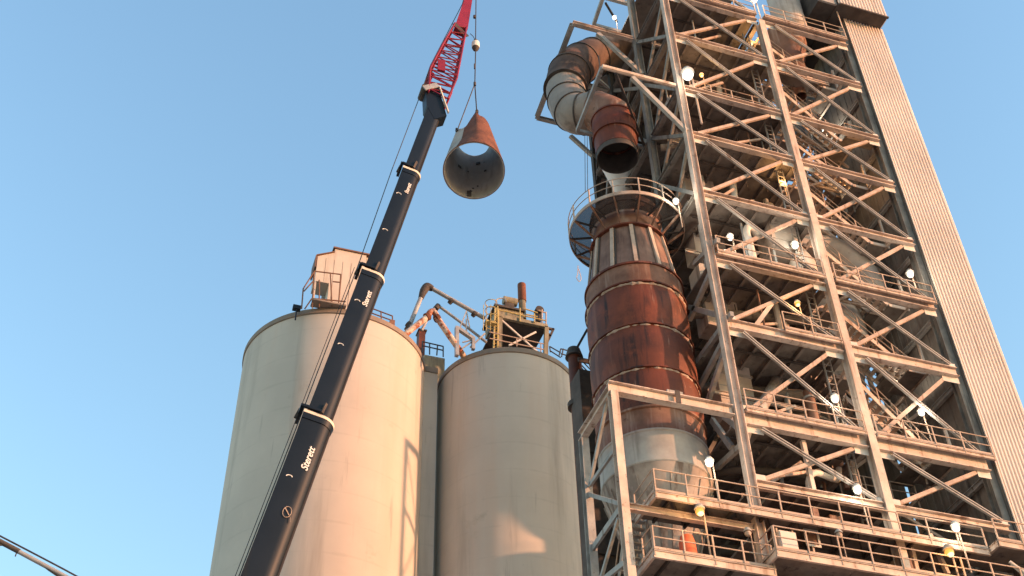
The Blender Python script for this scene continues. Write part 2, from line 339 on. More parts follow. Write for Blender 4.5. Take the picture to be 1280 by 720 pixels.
for k in range(24):                                              # left side of the shaft: sheet with laps
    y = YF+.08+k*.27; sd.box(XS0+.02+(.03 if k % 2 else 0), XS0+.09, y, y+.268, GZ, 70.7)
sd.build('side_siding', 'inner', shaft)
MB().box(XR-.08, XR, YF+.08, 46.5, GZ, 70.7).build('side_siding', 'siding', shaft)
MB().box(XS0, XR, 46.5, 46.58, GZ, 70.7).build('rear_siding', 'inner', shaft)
for z in LV: MB().ibeam((XS0-.16, YF+.4, z-.2), (XS0-.16, 46.4, z-.2), .2, .3).build('girt', 'steel2', shaft)
hh = thing('head_house', (40, 42, 70.7), 'ribbed beige hoist house overhanging the top of the shaft', 'hoist house')
ribs(37.93, 41.62, 39.0, 70.74, 77, 15, .08).build('front_siding', 'siding', hh)
MB().box(37.93, 41.62, 39.02, 46.8, 70.72, 77).build('housing', 'dark', hh)
MB().box(37.9, 41.66, 38.86, 39.0, 70.6, 70.74).build('sill_trim', 'dark', hh)
MB().box(41.63, 41.68, 39.0, 46.8, 70.74, 77).build('side_siding', 'siding', hh)
MB().box(36.55, 37.92, 39.3, 46.0, 70.9, 73.2).build('bay_box', 'dark', hh)
MB().box(36.5, 37.9, 39.14, 39.28, 70.85, 73.0).build('bay_siding', 'steel2', hh)
MB().bar(at(1044,8,39.5), at(1057,46,39.9), .06, .06).build('hanger', 'steel', hh)
# ------------------------------------------------------------------ walkways
def walkway(label, x0, x1, z, y0=39.72, y1=40.0, edge=True, group='railed walkways across the tower front', right_return=0, eh=.2):
    t = thing('walkway', ((x0+x1)/2, y0, z), label, 'walkway', group)
    if edge: MB().ibeam((x0,y0,z-eh/2-.06), (x1,y0,z-eh/2-.06), .12, eh, .02).build('edge_beam', 'steel', t)
    MB().box(x0, x1, y0-.04, y1, z-.05, z).build('deck', 'under', t)
    railing(t, (x0+.05,y0,z), (x1-.05,y0,z))
    return t
def top(i): return LV[i]+HB[i]/2+.06
walkway('topmost railed walkway of the tower front, left of the hoist house', XB+.3, XC-.3, top(0))
walkway('short railed walkway beside the top of the left tall column', XA+.35, XB-.3, top(0))
walkway('railed walkway in the left bay just right of the big bright lamp', XA+.9, XB-.3, top(2)+.28, 40.35, 41.1)
walkway('railed walkway in the right bay under the big round cyclone at the top', XB+.4, XC-1.6, LV[1]+1.25, 41.2, 42.1)
walkway('railed walkway carrying the bent beige pipe and the louvred box', XA+.3, XB-.3, top(5))
walkway('railed walkway in the right bay with two bright lamps on the ribbed shaft side', XB+.3, XC-.25, top(5))
walkway('railed walkway halfway up the left bay below the small sodium lamp', XA+3.3, XB-.28, top(6))
walkway('railed walkway at the foot of the grey inclined pipe', XA+.28, XB-.28, top(7))
walkway('railed walkway in the right bay below the lowest visible stair flight', XB+.28, XC+.1, top(7))
walkway('short railed walkway in the right bay ending at the shaft, fourth deck from the top', XC-2.2, XC-.15, top(2), 40.35, 41.0)
# lower galleries
pg = 'railed galleries at the foot of the picture'
t = walkway('long lower gallery in front of the grey cone, upper of the two', 20.1, 36.2, 28.86, 39.3, 41.4, True, pg, eh=.3)
railing(t, (20.12,39.35,28.86), (20.12,41.3,28.86))
MB().ibeam((20.1,39.36,28.65), (20.1,41.4,28.65), .12, .3, .02).build('edge_beam', 'steel', t)
for k in range(11): MB().bar((20.9+k*1.45,39.36,28.72), (20.9+k*1.45,41.35,28.72), .09, .16).build('joist', 'dark', t)
for k in range(8): MB().bar((20.9+k*1.45,39.4,28.7), (22.3+k*1.45,41.3,28.7), .07, .08).build('brace', 'dark', t)
t = walkway('gallery end that steps forward in front of the ribbed shaft foot', 36.3, 43.0, 29.02, 38.7, 41.0, True, pg, eh=.3)
MB().ibeam((36.3,38.76,28.82), (36.3,39.4,28.82), .12, .3, .02).build('edge_beam', 'steel', t)
t = walkway('lowest gallery holding the orange covered drum, left of the grey column', 19.75, 25.15, 26.05, 39.3, 42.0, True, pg, eh=.34)
railing(t, (19.78,39.35,26.05), (19.78,40.3,26.05))
MB().ibeam((19.75,39.36,25.83), (19.75,42.0,25.83), .12, .34, .02).build('edge_beam', 'steel', t)
for k in range(4): MB().bar((20.6+k*1.4,39.36,25.92), (20.6+k*1.4,41.9,25.92), .09, .16).build('joist', 'dark', t)
t = walkway('lowest gallery holding the beige cabinet, right of the grey column', 24.95, 43, 26.62, 38.7, 41.6, True, pg, eh=.34)
MB().ibeam((24.95,38.76,26.4), (24.95,41.5,26.4), .12, .34, .02).build('edge_beam', 'steel', t)
railing(t, (24.98,38.75,26.62), (24.98,40.3,26.62))
MB().ibeam((25.3,38.9,22.7), (43,38.9,22.7), .2, .5).build('lower_beam', 'steel', t)
# floor of the galleries inside the tower
MB().box(XA+.3, XC-.1, 41.42, YB-.2, 28.72, 28.84).build('deck', 'under', tower)
MB().box(XA+.3, XC-.1, 41.62, YB-.2, 26.48, 26.58).build('deck', 'under', tower)
# ------------------------------------------------------------------ vessel support frame at the lower left
sf = thing('vessel_trestle', (19, 41.8, GZ), 'pale weathered steel frame with cross bracing in front of the rusty vessel', 'steel frame')
ZT = 34.45; XZ = 18.97; YR = 43.6
MB().ibeam((XZ,YF,GZ), (XZ,YF,ZT-.3), .36, .40, .035, (0,1,0)).build('column', 'steel', sf)
MB().ibeam((XZ,YR,GZ), (XZ,YR,ZT-.3), .36, .40, .035, (0,1,0)).build('column', 'steel2', sf)
MB().ibeam((XZ-.2,YF,ZT), (XA-.3,YF,ZT), .36, .56, .04).build('beam', 'steel', sf)
MB().ibeam((XZ,YF+.2,ZT-.01), (XZ,YR+.25,ZT-.01), .34, .5, .04).build('beam', 'steel', sf)
MB().ibeam((XZ+.2,YF,28.3), (XA-.3,YF,28.3), .26, .32).build('beam', 'steel', sf)
MB().ibeam((XZ+.2,YF,24.6), (XA-.3,YF,24.6), .26, .34).build('beam', 'steel', sf)
MB().box(21.95, 22.2, YF-.2, YF-.183, ZT-.27, ZT+.45).build('bracket', 'dark', sf)
for p, q, w in [((759,500),(737,608),.18),((770,560),(738,606),.2),((736,618),(776,630),.18),((738,690),(776,635),.3),((773,648),(751,724),.16),((748,730),(785,700),.24)]:
    MB().bar(atx(*p,XZ), atx(*q,XZ), .12, w).build('brace', 'steel2', sf)
MB().ibeam((XZ+.2,YR,26.2), (XA-.3,YR,26.2), .22, .32).build('beam', 'steel2', sf)
# ------------------------------------------------------------------ rusty vessel
CX, CY = 22.64, 44.0
ves = thing('riser_vessel', (CX, CY, 26), 'big upright rust brown process vessel with ring gallery and panelled neck', 'vessel')
MB().lathe(CX, CY, [(.95,25.6),(1.0,27.0),(2.45,31.6),(2.57,32.25)], 56).build('cone', 'cone', ves)
rb = MB()
for k in range(20):
    t = 2*PI*(k+.4)/20
    rb.bar((CX+1.02*math.cos(t), CY+1.02*math.sin(t), 27.0), (CX+2.5*math.cos(t), CY+2.5*math.sin(t), 31.7), .05, .07, (math.cos(t), math.sin(t), 0))
rb.build('cone_ribs', 'cone', ves)
MB().lathe(CX, CY, [(2.57,32.2),(2.61,32.25),(2.61,32.32),(2.585,32.4),(2.59,33.85),(2.63,33.9),(2.63,33.98),(2.58,34.0)], 72, wob=.002).build('grey_shell', 'lining', ves)
MB().lathe(CX, CY, [(2.57,33.99),(2.57,35.2)], 72, wob=.004).build('lower_shell', 'rust2', ves)
MB().lathe(CX, CY, [(2.57,35.15),(2.66,35.2),(2.66,35.3),(2.58,35.35)], 72).build('stiffener_ring', 'rust2', ves)
zz = [35.3, 37.6, 40.32, 43.12]
for a, b in zip(zz, zz[1:]):
    pr = [(2.55+.07*math.sin(PI*k/8)+(.0 if b > 43 else .02), a+.05+(b-a-.1)*k/8) for k in range(9)]
    MB().lathe(CX, CY, pr, 96, wob=.004).build('shell_course', 'rust', ves)
for z in zz[1:]:
    MB().lathe(CX, CY, [(2.55,z-.07),(2.68,z-.05),(2.68,z+.03),(2.56,z+.07)], 80).build('stiffener_ring', 'rust', ves)
    cr = MB()                                                    # dust lying on the lip of the ring in broken patches
    nn = 150; ph_ = [random.uniform(0, 6.28) for _ in range(5)]; vs = []
    for k in range(nn):
        t = 2*PI*k/nn; jj = sum(math.sin(t*f_+q_) for f_, q_ in zip((5,11,19,31,47), ph_))*.013-.010+random.uniform(-.010,.010)
        for r_, z_ in ((2.55,z-.17-max(0,jj)*2),(2.60+jj,z-.13),(2.615+jj,z-.075),(2.55,z-.06)): vs.append((CX+r_*math.cos(t), CY+r_*math.sin(t), z_))
    cr.add(vs, [(k*4+j, ((k+1)%nn)*4+j, ((k+1)%nn)*4+j+1, k*4+j+1) for k in range(nn) for j in range(3)]); cr.build('dust_line', 'dust', ves)
MB().lathe(CX, CY, [(2.56,43.15),(2.54,44.4)], 80, wob=.003).build('upper_course', 'rust2', ves)
MB().lathe(CX, CY, [(2.4,44.36),(2.62,44.4),(2.62,44.52),(2.4,44.56)], 80).build('stiffener_ring', 'rust', ves)
MB().lathe(CX, CY, [(2.36,44.5),(1.93,47.8)], 72).build('panel_band', 'rustp', ves)
for k in range(12):
    t = 2*PI*(k+.35)/12; c, s_ = math.cos(t), math.sin(t)
    MB().bar((CX+2.44*c, CY+2.44*s_, 44.55), (CX+2.0*c, CY+2.0*s_, 47.78), .19, .12, (c, s_, 0)).build('panel_rib', 'rail', ves)
    MB().bar((CX+2.38*c-.17*s_, CY+2.38*s_+.17*c, 44.55), (CX+1.96*c-.15*s_, CY+1.96*s_+.15*c, 47.78), .1, .05, (c, s_, 0)).build('panel_shadow_gap', 'dark', ves)
MB().lathe(CX, CY, [(1.9,47.74),(2.12,47.78),(2.12,47.88),(1.9,47.92)], 72).build('stiffener_ring', 'rust', ves)
MB().lathe(CX, CY, [(1.96,47.9),(1.80,48.7),(1.80,49.1),(1.95,49.4),(1.95,50.2),(1.82,50.25),(1.82,49.0)], 72, wob=.003).build('neck', 'rust2', ves)
MB().lathe(CX, CY, [(1.78,49.7),(2.03,49.72),(2.03,49.8),(1.78,49.82)], 72).build('stiffener_ring', 'rust2', ves)
gal = MB().lathe(CX, CY, [(1.97,49.02),(3.14,49.02),(3.14,49.06),(1.97,49.06)], 64, True).build('gallery', 'grating', ves, smooth=False)
MB().lathe(CX, CY, [(3.14,48.93),(3.19,48.93),(3.19,49.16),(3.14,49.16)], 64, True).build('gallery_edge', 'rail', ves)
rl = MB()
for h in (.56, 1.08): rl.sweep([(CX+3.17*math.cos(2*PI*k/48), CY+3.17*math.sin(2*PI*k/48), 49.1+h) for k in range(49)], .026, 6, False, 1)
rl.build('gallery_railing', 'rail', ves)
for k in range(14):
    t = 2*PI*(k+.12)/14; c, s_ = math.cos(t), math.sin(t)
    MB().bar((CX+3.17*c, CY+3.17*s_, 49.0), (CX+3.17*c, CY+3.17*s_, 50.2), .07, .07, (c, s_, 0)).build('post', 'rail', gal)
    MB().bar((CX+3.12*c, CY+3.12*s_, 48.95), (CX+1.95*c, CY+1.95*s_, 47.98), .07, .12, (0,0,1)).build('bracket', 'rust2', gal)
    MB().bar((CX+3.12*c, CY+3.12*s_, 48.95), (CX+1.85*c, CY+1.85*s_, 48.95), .06, .12, (0,0,1)).build('bracket', 'dark', gal)
# manhole & pads on the shell
a = 2*PI*.74
MB().box(22.25, 23.05, 41.06, 41.3, 35.45, 35.95).build('bearing_pad', 'steel2', ves)
# ------------------------------------------------------------------ gooseneck duct above the vessel
gd = thing('gooseneck_duct', (CX, CY, 54.9), 'cut open rusty gooseneck duct hanging over the vessel top', 'duct')
def shellcyl(z0, z1, R0, R1, th=.05): return MB().lathe(CX, CY, [(R0,z0),(R1,z1),(R1-th,z1),(R0-th,z0)], 56, True, wob=.004)
shellcyl(55.35, 57.0, 1.22, 1.24).build('cut_end', 'dark', gd)
o = shellcyl(55.75, 57.05, 1.245, 1.275).build('burnt_shell', 'rust', gd)
shellcyl(57.0, 58.6, 1.31, 1.31).build('rust_shell', 'rust', gd)
MB().lathe(CX, CY, [(1.2,56.96),(1.37,56.98),(1.37,57.1),(1.2,57.12)], 56).build('flange', 'rust', gd)
MB().lathe(CX, CY, [(1.2,58.56),(1.37,58.58),(1.37,58.7),(1.2,58.72)], 56).build('flange', 'rust', gd)
MB().lathe(CX, CY, [(1.16,57.2),(0.02,57.22)], 40).build('inner_plate', 'dark', gd)
path = [V((CX,CY,58.6)), V((CX-.08,CY+.12,59.15)), at(744,139,44.9), at(724,143,45.6), at(712,133,46.2), at(707,112,46.8), at(713,90,47.3), at(728,78,47.7), at(748,71,48.0), at(790,64,48.4)]
def seg(i0, i1, r, name, m):
    mb = MB(); mb.sweep(path[i0:i1+1], r, 36, False, 8); mb.build(name, m, gd); return mb.path
p1 = seg(0, 2, 1.27, 'mitre_bend', 'rust2'); p2 = seg(2, 5, 1.27, 'grey_elbow', 'grey'); p3 = seg(5, 9, 1.4, 'rust_elbow', 'dustrust')
for P, ks in ((p2, (0, 6, 12, 19)), (p3, (0, 7, 15, 22))):
    for k in ks:
        d = (P[min(k+1,len(P)-1)]-P[max(k-1,0)]).normalized()
        MB().tube(P[k]-d*.045, P[k]+d*.045, 1.46 if P is p3 else 1.33, 36).build('flange', 'dark', gd)
# pale hopper behind the opening
hp = thing('pale_hopper', (24.0, 50.3, 53), 'pale grey cone hopper seen behind the cut duct opening', 'hopper')
c = at(775,202,48.6)
MB().lathe(c.x, c.y, [(1.32,c.z+.9),(1.3,c.z),(.6,c.z-2.6),(.42,c.z-4.0)], 40).build('cone', 'siding', hp)
# ------------------------------------------------------------------ outrigger frames at upper left
of = thing('outrigger_truss', (22.7, 42.4, 58.0), 'lower cantilever steel frame in front of the gooseneck duct, warm lit', 'steel frame')
z = 58.12
MB().tube((20.28,YF,z), (XA-.3,YF,z), .15, 8).build('beam', 'steel', of)
MB().bar((20.3,YF+.1,z), (20.62,44.9,z), .2, .28).build('beam', 'steel2', of)
MB().bar((20.6,44.9,z), (XA-.3,44.9,z), .2, .24).build('beam', 'steel2', of)
MB().bar(at(790,97,YF), at(858,164,YF), .22, .28).build('knee_brace', 'steel2', of)
MB().bar(at(752,97,YF+.2), at(748,70,41.5), .07, .07).build('hanger', 'dark', of)
MB().bar((21.2,40.2,z), (24.9,44.7,z), .14, .18).build('cross_brace', 'dark', of)
of2 = thing('outrigger_truss', (22.7, 48, 68), 'upper cantilever steel frame around the rusty duct elbow, grey and shaded', 'steel frame')
a = at(716,29,Y2); z = a.z
MB().ibeam(a, (XA-.3,Y2,z), .3, .3).build('beam', 'steel', of2)
b = atz(671,147,z); MB().ibeam(V((a.x,a.y+.1,z)), b, .3, .32).build('beam', 'steel2', of2)
c = atz(693,96,z); MB().ibeam(c+V((.15,0,0)), (XA-.3,c.y,z), .26, .28).build('beam', 'steel2', of2)
MB().ibeam(b, (XA-.3,b.y,z), .26, .28).build('beam', 'steel2', of2)
MB().bar(at(747,42,Y2), at(803,93,Y2), .22, .3).build('knee_brace', 'steel2', of2)
MB().bar(at(713,170,b.y), at(752,205,b.y), .22, .28).build('knee_brace', 'steel2', of2)
MB().bar(atz(735,88,z), atz(772,120,z), .16, .2).build('cross_brace', 'steel2', of2)
of3 = thing('outrigger_truss', (24, 47, 74), 'small steel bracket frame at the very top left of the tower', 'steel frame')
a = at(754,-4,46.5); b = atz(742,31,a.z)
MB().bar(a, b, .24, .3).build('beam', 'steel2', of3); MB().bar(b, b+V((2.6,0,0)), .2, .26).build('beam', 'steel2', of3)
MB().bar(a, a+V((3,0,0)), .24, .3).build('beam', 'steel2', of3); MB().bar(atz(757,4,a.z), at(771,27,48.5), .14, .18).build('cross_brace', 'dark', of3)
# ------------------------------------------------------------------ equipment inside the tower
def equip(name, loc, label, cat, group=None): return thing(name, loc, label, cat, group)
# rectangular riser duct behind the left column
rd = equip('riser_duct', (27.4, 43.6, 34), 'dusty beige square duct rising behind the left front column', 'duct')
YRD = 43.0
xa, xb = at(851,200,YRD).x, at(886,200,YRD).x
for z0, z1 in [(36.6,41.7),(42.6,47.0),(47.7,51.9),(52.6,56.5),(57.2,61.4)]:
    MB().box(xa, xb, YRD, YRD+1.2, z0, z1).build('duct_section', 'equip', rd)
for z in (39.4, 44.8, 49.9, 54.6, 59.4):
    MB().box(xa-.06, xb+.06, YRD-.06, YRD+1.26, z, z+.12).build('flange', 'steel2', rd)
for z in (37.8, 38.6, 46.1, 51.0, 55.7): MB().box(xa+.02, xb-.02, YRD-.02, YRD-.003, z, z+.05).build('seam', 'steel2', rd)
# dark ducts added to fill the darkness behind the left face
for k, (x, y, r, z0, z1, lab) in enumerate([(27.2,47.0,.9,53,74,'dark round duct added deep behind the left face of the upper tower, left one'),(29.2,46.2,.8,53,74,'dark round duct added deep behind the upper left bay, right one')]):
    t = equip('process_duct', (x, y, z0), lab, 'duct', 'dark ducts inside the tower')
    MB().tube((x,y,z0), (x,y,z1), r, 24).build('pipe', 'dark', t)
    for q in range(4): MB().tube((x,y,z0+2+q*5), (x,y,z0+2.15+q*5), r+.09, 24).build('flange', 'dark', t)
# top cyclone
c = at(982,12,41.4)
cy = equip('cyclone', (c.x, c.y, c.z-3), 'broad dusty beige cyclone body at the tower top beside the hoist house', 'cyclone')
MB().lathe(c.x, c.y, [(.3,c.z-3.6),(1.07,c.z-2.6),(1.07,c.z+7)], 48).build('body', 'equip', cy)
p = at(1010,14,41.6); MB().tube(p+V((0,.6,-.5)), p+V((.2,-.2,1.2)), .42, 20).build('side_pipe', 'pipe', cy)
c = at(985,62,42.3)
cy = equip('cyclone', (c.x, c.y, c.z-5), 'rust pink cyclone cone tapering to a short pipe below the top walkway', 'cyclone')
zc = c.z
MB().lathe(c.x, c.y, [(1.3,zc+1.6),(1.3,zc),(.72,zc-2.0)], 48).build('cone', 'rust2', cy)
MB().lathe(c.x, c.y, [(.74,zc-2.0),(.8,zc-2.02),(.8,zc-2.9),(.72,zc-2.95),(.42,zc-3.2),(.36,zc-5.0)], 40).build('outlet', 'rust2', cy)
# big cone in the left bay between the two lowest walkways
c = at(1058,486,46.0)
cy = equip('cyclone', (c.x, c.y, c.z-3), 'big grey cyclone cone behind the lamp beside the middle column', 'cyclone')
MB().lathe(c.x-.8, c.y, [(2.6,c.z+4.3),(2.5,c.z+2.5),(1.55,c.z-.4),(1.5,c.z-1.6)], 48).build('cone', 'equip', cy)
MB().lathe(c.x-.8, c.y, [(1.5,c.z-.5),(1.7,c.z-.48),(1.7,c.z-.3),(1.5,c.z-.28)], 48).build('flange', 'steel2', cy)
# arc duct in the right bay
ad = equip('curved_duct', (33.5, 43.5, 44), 'wide dusty beige curved duct passing behind the middle column', 'duct')
MB().sweep([at(985,318,43.6), at(1020,312,43.4), at(1050,320,43.3), at(1078,345,43.2), at(1092,372,43.2)], .9, 28, True, 6).build('pipe', 'equip', ad)
ad = equip('curved_duct', (34, 45, 33), 'beige curved duct below the lowest open stair in the right bay', 'duct')
MB().sweep([at(1080,545,45.5), at(1105,525,45.5), at(1130,518,45.5), at(1152,535,45.5)], .6, 24, True, 6).build('pipe', 'equip', ad)
# louvred box, bent pipe, hopper on the walkway
z5 = top(5)
p = at(972,292,41.3)
lb = equip('louvred_box', (p.x, 41.3, z5), 'dusty beige box with horizontal laps standing over the middle walkway', 'filter box')
for k in range(5): MB().box(p.x-.72+.02*k, p.x+.9, 40.9-.02*k, 42.4, p.z-1.45+k*.58, p.z-.9+k*.58).build('panel', 'equip', lb)
for dx in (-.6, .8):
    MB().bar((p.x+dx,41.2,z5), (p.x+dx,41.2,p.z-1.4), .12, .12).build('leg', 'steel2', lb)
bp = equip('bent_pipe', (29.2, 41, z5), 'pale beige pipe with a swan neck bend beside the louvred box', 'pipe')
q = at(935,300,41.0)
MB().sweep([V((q.x+.12,41,z5)), V((q.x+.05,41,q.z-.2)), V((q.x,41,q.z+.5)), V((q.x+.15,41,q.z+1.0)), V((q.x+.6,41.2,q.z+1.2)), V((q.x+1.1,41.6,q.z+1.1))], .2, 16).build('pipe', 'gusset', bp)
MB().tube((q.x+.12,41,z5), (q.x+.1,41,z5+.9), .36, 16, .3).build('foot', 'equip', bp)
q = at(1000,322,41.6)
hp = equip('feed_hopper', (q.x, 41.6, z5), 'small pointed beige hopper left of the middle column at walkway height', 'hopper')
MB().lathe(q.x, 41.6, [(.12,q.z+1.15),(.75,q.z-.6),(.75,q.z-1.4)], 28).build('cone', 'equip', hp)
ip = equip('inclined_pipe', (28.6, 42, top(7)), 'grey inclined pipe rising from the lower walkway in the left bay', 'pipe')
MB().sweep([at(950,512,41.2), at(962,492,42.4), at(974,470,43.8)], .3, 18, True, 4).build('pipe', 'grey', ip)
MB().tube(at(948,516,41.1), at(951,509,41.3), .36, 18).build('flange', 'steel2', ip)
q = at(1014,508,42)
dp = equip('drop_pipe', (q.x, 42, top(7)), 'short rusty beige drop pipe standing on the lower walkway', 'pipe')
MB().tube((q.x,42,top(7)), (q.x,42,q.z+.9), .26, 18).build('pipe', 'rust2', dp); MB().tube((q.x,42,q.z+.4), (q.x,42,q.z+.5), .33, 18).build('flange', 'steel2', dp)
MB().tube((q.x+.9,41.6,top(7)), (q.x+.9,41.6,top(7)+.75), .1, 12).build('valve', 'orange', dp)
# big dark hoppers hanging in the left bay so each storey is full
for k, (px, py, Y, r, h, m, lab) in enumerate([
    (900,140,44.5,1.5,2.6,'under','dark hopper under the deck behind the big bright lamp'),
    (930,215,46.0,1.7,3.0,'dark','dark hopper in the left bay, third storey down'),
    (985,395,45.5,1.5,2.5,'dark','dark hopper under the middle walkway beside the sodium lamp'),
    (1000,560,45.5,2.0,2.4,'dark','dark hopper in the lowest braced bay'),
    (1065,245,47.0,1.3,2.4,'dark','dark hopper behind the upper stair flights')]):
    c = at(px, py, Y); t = equip('process_hopper', (c.x, c.y, c.z-h), lab, 'hopper', 'dark hoppers inside the tower')
    MB().lathe(c.x, c.y, [(r,c.z+h*.9),(r,c.z+h*.2),(r*.3,c.z-h*.7),(r*.3,c.z-h)], 32).build('cone', m, t)
    MB().tube((c.x,c.y,c.z+h*.2), (c.x,c.y,c.z+h*.26), r+.1, 32).build('flange', 'under', t)
t = equip('process_column', (30.2, 44, 49.5), 'dusty beige round post deep in the left bay left of a sodium lamp', 'post')
p = at(950,215,43.5); MB().tube((p.x,43.5,49.4), (p.x,43.5,53.7), .34, 20).build('pipe', 'equip', t)
t = equip('cable_tray', (34, 44, 50), 'dusty cable ladder running up beside the middle column', 'cable tray')
tr = MB()
for dx in (0, .42): tr.bar((31.1+dx,40.9,29.5), (31.1+dx,40.9,67), .05, .1, (0,1,0))
tr.build('side_rail', 'steel2', t)
rg = MB()
for k in range(90): rg.bar((31.1,40.9,29.6+k*.41), (31.52,40.9,29.6+k*.41), .04, .04)
rg.build('rungs', 'steel2', t)
# pipes under decks
for k, (i, x, y, r, m) in enumerate([(2,28.0,43.0,.22,'equip'),(3,29.5,44,.3,'dark'),(5,28.6,42.6,.25,'under'),(6,29.8,43.2,.34,'under'),(7,27.6,42.4,.2,'dark'),(8,29,43.4,.3,'dark')]):
    zq = LV[i]-.75
    t = equip('deck_pipe', (x, y, zq), ['beige','sooty','dusty','fat dusty','thin dark','fat dark'][k]+' pipe slung under deck '+['below the top knee brace','above the square duct flange','above the middle walkway lamp','above the lowest lamps','above the vertical strut','above the round tank'][k], 'pipe', 'pipes slung under the tower decks')
    MB().sweep([(25.6,y+1,zq), (x-1,y+.4,zq), (x+1,y,zq-.05), (31.6,y-.3,zq)], r, 14, True, 5).build('pipe', m, t)  # plain dark
    for q in range(4): MB().bar((26.4+q*1.5,y+.5-q*.25,zq), (26.4+q*1.5,y+.5-q*.25,LV[i]-.1), .04, .04).build('hanger', 'dark', t)
# ------------------------------------------------------------------ stairs in the right bay
names = ['topmost flight under the beige cyclone', 'second flight from the top', 'third flight from the top', 'flight above the sky gap in the right bay', 'flight above the curved beige duct', 'flight over the lower sky gap', 'lowest open flight with sky behind']
def stair(x0, z0, x1, z1, y, w, label, i):
    t = thing('staircase', (x0, y, z1), ('open tread staircase, ' if 'rear' in label else 'steel open tread staircase, ')+label, 'staircase', 'stair flights zigzagging up the right bay')
    d = V((x1-x0,0,z1-z0)); n = 13
    for yy in (y, y+w): MB().bar((x0,yy,z0), (x1,yy,z1), .05, .26).build('stringer', 'steel', t)
    for k in range(n):
        f = (k+.5)/n; x = x0+d.x*f; zq = z0+d.z*f
        MB().box(x-.13, x+.13, y+.03, y+w-.03, zq+.02, zq+.06).build('tread', 'rail', t)
    rl = MB()
    for yy in (y, y+w):
        for h in (.55, 1.05): rl.tube((x0,yy,z0+h), (x1,yy,z1+h), .028, 6)
        rl.sweep([(x1,yy,z1+1.05),(x1+.35,yy,z1+.85),(x1+.9,yy,z1+.75)], .028, 6, False, 4)
    o = rl.build('handrail', 'rail', t)
    for k in range(4):
        f = (k+.3)/4
        for yy in (y, y+w): MB().bar((x0+d.x*f,yy,z0+d.z*f), (x0+d.x*f,yy,z0+d.z*f+1.05), .05, .05, (0,1,0)).build('post', 'rail', o)
    ld = MB().box(x1-.05, x1+1.15, y-.05, y+w+1.1, z1-.12, z1-.04).build('landing', 'under', t)
    MB().bar((x1-.05,y-.08,z1-.1), (x1+1.2,y-.08,z1-.1), .06, .2).build('landing_edge', 'steel', t)
    MB().bar((x0-1.1,y-.03,z0-.1), (x0+.05,y-.03,z0-.1), .06, .2).build('landing_edge', 'steel', t)
    MB().box(x0-1.1, x0+.05, y, y+w+1.1, z0-.12, z0-.04).build('landing', 'under', t)
    MB().bar((x1+1.1,y-.05,z1-.1), (x1+1.1,y-.05,z1+2.1), .12, .12, (0,1,0)).build('hanger', 'steel', t)
for i in range(7):
    zt, zb = LV[i]-.55, LV[i+1]+.9
    stair(33.1, zt, 36.6, zb, 41.35, .85, names[i], i)
    stair(33.0, zt+1.5, 36.9, zb+1.3, 43.4, .85, 'rear one behind the '+names[i], i)
lf = thing('staircase', (20, 42, 26), 'short steep grey staircase between the two lower galleries, behind the frame column', 'staircase')
for xx in (19.75, 20.65): MB().bar((xx,43.2,26.0), (xx,41.45,28.85), .05, .24, (0,1,0)).build('stringer', 'steel2', lf)
for k in range(11): MB().box(19.78, 20.62, 43.1-k*.16, 43.32-k*.16, 26.15+k*.26, 26.2+k*.26).build('tread', 'steel2', lf)
rl = MB()
for xx in (19.75, 20.65): rl.tube((xx,43.2,27.0), (xx,41.45,29.85), .03, 6)
rl.build('handrail', 'rail', lf)
# ------------------------------------------------------------------ small things on the galleries
p = at(860,688,40.4); q = at(860,656,40.4)
ob = thing('covered_drum', (p.x, 40.4, 26.05), 'tall bright orange covered drum standing on the lowest gallery', 'drum')
MB().lathe(p.x, 40.4, [(.26,26.06),(.33,26.2),(.33,26.35)], 20).build('base', 'dark', ob)
MB().lathe(p.x, 40.4, [(.34,26.35),(.36,26.8),(.34,27.3),(.26,27.6),(.1,27.68),(.0,27.68)], 24, wob=.02).build('cover', 'orange', ob)
p = at(838,684,40.2)
pm = thing('small_pump', (p.x, 40.2, 26.05), 'small orange pump on legs left of the orange drum', 'pump')
MB().tube((p.x-.35,40.2,26.45), (p.x+.35,40.2,26.45), .18, 14).build('body', 'orust', pm)
MB().bar((p.x-.25,40.2,26.05), (p.x-.25,40.2,26.35), .08, .08, (0,1,0)).build('leg', 'steel', pm); MB().bar((p.x+.25,40.2,26.05), (p.x+.25,40.2,26.35), .08, .08, (0,1,0)).build('leg', 'steel', pm)
p = at(985,679,39.6)
cb = thing('control_cabinet', (p.x, 39.6, 26.62), 'beige upright control cabinet on the lowest gallery', 'cabinet')
MB().box(p.x-.4, p.x+.4, 39.5, 39.9, 26.9, 28.1).build('body', 'gusset', cb)
for dx in (-.38, .38): MB().bar((p.x+dx,39.7,26.62), (p.x+dx,39.7,28.3), .07, .07, (0,1,0)).build('leg', 'steel', cb)
MB().box(p.x-.36, p.x+.36, 39.47, 39.49, 26.96, 28.04).build('door', 'siding', cb)
p = at(1015,673,40.0)
sg = thing('framed_board', (p.x, 40, 26.62), 'small framed board on posts right of the beige cabinet', 'board')
MB().box(p.x-.28, p.x+.28, 40, 40.03, p.z-.35, p.z+.35).build('panel', 'rust2', sg)
fr = MB()
for dx in (-.31, .31): fr.box(p.x+dx-.05, p.x+dx+.05, 39.96, 39.995, p.z-.42, p.z+.42)
for dz in (-.37, .37): fr.box(p.x-.255, p.x+.255, 39.96, 39.995, p.z+dz-.05, p.z+dz+.05)
fr.build('frame', 'gusset', sg)
MB().bar((p.x,40.06,26.62), (p.x,40.06,p.z), .08, .06, (0,1,0)).build('leg', 'steel', sg)
p = at(983,640,40.9)
tk = thing('round_tank', (p.x, 40.9, 28.86), 'rounded rusty pink tank lying on the upper gallery', 'tank')
